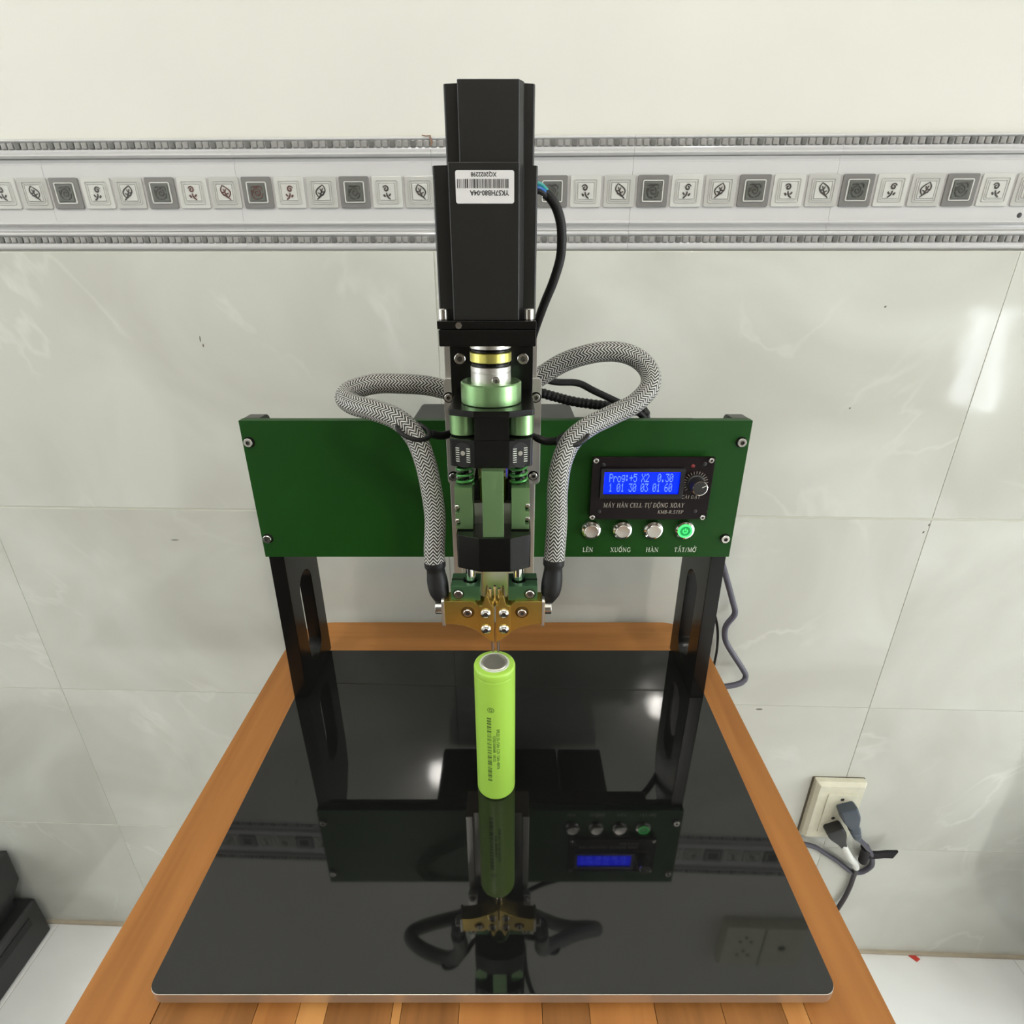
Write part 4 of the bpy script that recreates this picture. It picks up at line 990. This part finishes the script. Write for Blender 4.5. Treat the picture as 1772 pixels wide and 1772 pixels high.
# second socket box higher up, seen only in the glass
u0, u1, z0, z1 = 402, 552, 668, 788
o2 = root('wall_socket', ((u0 + u1) / 2, 0, (z0 + z1) / 2), 'double ivory socket box above the patterned border, mirrored in the black glass', 'socket', wall=True)
obj('face_plate', (faceplate(B(), u0, u1, z0, z1, 0, 16, 8), ivory), o2)
for cz in (z0 + 40, z0 + 80):
    for dx_, dz_ in ((-10, 4), (10, 4), (0, -8)):
        s_ = B(); cyl(s_, (u0 + 42 + dx_, -16.05, cz + dz_), (0, -1, 0), 3.4, 0.4, 14, 0.1); obj('socket_hole', (s_, black_ink), o2)
obj('dial_hole', (cyl(B(), (u0 + 110, -16.05, z0 + 60), (0, -1, 0), 7, 0.5, 20, 0.1), black_ink), o2)
obj('plate_joint', (box(B(), u0 + 73, u0 + 75, -16.4, -15, z0 + 5, z1 - 5), mat('dark_edge_brown', (0.10, 0.085, 0.06), 0.8)), o2)

# grey-blue cord: plug, cord looping under a strap, running behind the table up to the machine
pc = root('power_cord', (532, -25, -344), 'grey-blue power cord from the upper socket, looped through a black strap', 'cord', wall=True)
ax = Vector((26, -12, -60)).normalized(); sd = Vector((1, 0, 0.43)).normalized(); up_ = ax.cross(sd).normalized()
P0 = Vector((533, -33, -344))
secs = []
for tdist, w, h, r in ((-9, 24, 17, 3), (-7, 27, 19, 4), (8, 27, 18, 4), (14, 25, 16, 4), (26, 17, 13, 4), (30, 15, 12, 4), (31.5, 17, 13, 4), (35, 16.5, 12.5, 4), (36.5, 14, 11, 3.5), (38, 15.5, 12, 4), (42, 14.5, 11.5, 4), (43.5, 12.5, 10, 3.5), (45, 13.5, 10.5, 4), (50, 12, 9.5, 4), (54, 8, 7, 3)):
    secs.append((P0 + ax * tdist, sd, up_, w, h, r))
obj('plug', (loft(B(), secs), plug_blue), pc)
cord = [P0 + ax * 52, (567, -40, -405), (582, -34, -425), (592, -26, -440), (603, -20, -457), (613, -15, -478), (617, -13, -496), (609, -12, -512), (597, -12, -516), (583, -13, -509), (560, -13, -488), (535, -14, -468), (512, -15, -451), (480, -18, -438), (430, -22, -420), (370, -26, -380), (320, -30, -300), (300, -32, -200), (292, -34, -112), (297, -34, -107), (315, -32, -107), (333, -28, -104), (339, -24, -97), (334, -23, -86), (307, -23, -46), (300, -23, -28), (300, -23, -13), (307, -23, 1), (308, -23, 9), (303, -23, 23), (282, -28, 75), (271, -34, 97), (256, -44, 118), (236, -70, 150), (205, -110, 205), (150, -140, 250), (140, -142, 255)]
obj('cord', (tube(B(), spline([tuple(Vector(p)) for p in cord], 4), 3.9, 12), cord_grey), pc)
tab = B(); tube(tab, spline([(580, -31, -426), (587, -26, -440), (593, -20, -458), (598, -15, -482)], 2), 6.6, 14)
loft(tab, [((600, -20, -460), (0.1, 0, 1), (0, 1, 0), 16, 5, 1.5), ((612, -20, -459), (0.1, 0, 1), (0, 1, 0), 15, 5, 1.5), ((626, -21, -455), (0.15, 0, 1), (0, 1, 0), 17, 4, 1.5), ((638, -23, -452), (0.3, 0, 1), (0, 1, 0), 18, 4, 1.5)])
obj('strap', (tab, velcro), pc)
# black plug with white sleeve
pk = root('power_cord', (525, -25, -384), 'black plug with a white-wrapped neck in the lower socket and its dark cord', 'cord', wall=True)
ax = Vector((32, -10, -52)).normalized(); sd = Vector((1, 0, 0.6)).normalized(); up_ = ax.cross(sd).normalized(); P0 = Vector((523, -33, -388)); secs = []
for tdist, w, h, r in ((-9, 24, 17, 3), (-7, 27, 19, 4), (4, 27, 18, 4), (9, 25, 16, 4), (22, 15, 12, 4), (30, 11, 10, 4), (38, 9, 9, 4)): secs.append((P0 + ax * tdist, sd, up_, w, h, r))
obj('plug', (loft(B(), secs), black_plastic), pk)
E0 = P0 + ax * 28
obj('white_sleeve', (tube(B(), spline([tuple(E0), tuple(E0 + ax * 30), (576, -27, -471), (585, -22, -488)], 3), 5.3, 16), white_sleeve), pk)
obj('cord', (tube(B(), spline([(584, -22, -486), (590, -18, -502), (594, -14, -525), (595, -13, -555), (590, -14, -595), (570, -20, -650), (530, -30, -700), (470, -50, -728), (300, -120, -736)], 4), 3.6, 12), mat('black_cord', (0.035, 0.03, 0.035), 0.5)), pk)
# thin dark wire hanging behind the right leg
obj('thin_cable', (tube(B(), spline([(262, 622, 60), (275, 626, 30), (283, 628, 3), (290, 628, -20), (294, 628, -44), (296, 630, -73), (294, 632, -140), (285, 634, -260), (280, 634, -420)], 4), 1.8, 8), black_rubber), None, (283, 628, 3), label='thin black wire hanging between the wall and the right back corner of the table', cat='cable')

# ------------------------------------------------------------------ things on the floor
def crate(b, x0, x1, y0, y1, z0, z1):
    box(b, x0, x1, y0, y1, z0 + 4, z1, 5, 3); return b
s1 = root('storage_box', (-1000, 500, -742), 'lower black plastic box on the floor left of the table, with a long side slot', 'box')
b = B(); crate(b, -1190, -870, 330, 664, -745, -648)
obj('body', (b, black_plastic), s1)
obj('side_slot', (box(B(), -870.3, -868.6, 560, 640, -686, -668, 0.6), mat('slot_black', (0.003, 0.003, 0.003), 0.6)), s1)
for y in (360, 630): obj('foot', (box(B(), -900, -885, y, y + 20, -742, -738, 1), black_rubber), s1)
s2 = root('storage_box', (-1000, 500, -648), 'upper black plastic box stacked on the lower one, left of the table', 'box')
b = B(); loft(b, [((-1030, 500, -648), (1, 0, 0), (0, 1, 0), 270, 300, 8), ((-1030, 500, -632), (1, 0, 0), (0, 1, 0), 276, 306, 8), ((-1030, 500, -590), (1, 0, 0), (0, 1, 0), 306, 328, 6), ((-1030, 500, -520), (1, 0, 0), (0, 1, 0), 312, 330, 6), ((-1030, 500, -514), (1, 0, 0), (0, 1, 0), 302, 320, 6)])
obj('body', (b, black_plastic), s2)
bb = root('blue_bin', (1110, 540, -742), 'dark blue plastic bin on the floor at the right edge', 'bin')
b = B(); loft(b, [((1112, 520, -742), (1, 0, 0), (0, 1, 0), 300, 130, 30), ((1112, 515, -700), (1, 0, 0), (0, 1, 0), 306, 150, 34), ((1118, 510, -330), (1, 0, 0), (0, 1, 0), 322, 160, 36)])
obj('body', (b, blue_plastic), bb)
obj('lid', (loft(B(), [((1118, 510, -330), (1, 0, 0), (0, 1, 0), 334, 168, 36), ((1118, 510, -312), (1, 0, 0), (0, 1, 0), 334, 168, 36)]), black_plastic), bb)
b = B(); prism_z(b, [(741, 622), (752, 623), (763, 611), (755, 607)], -742, -739.5, 0.3)
obj('plastic_scrap', (b, scrap_red), None, (750, 615, -742), label='small red scrap lying on the floor tiles right of the table', cat='scrap')
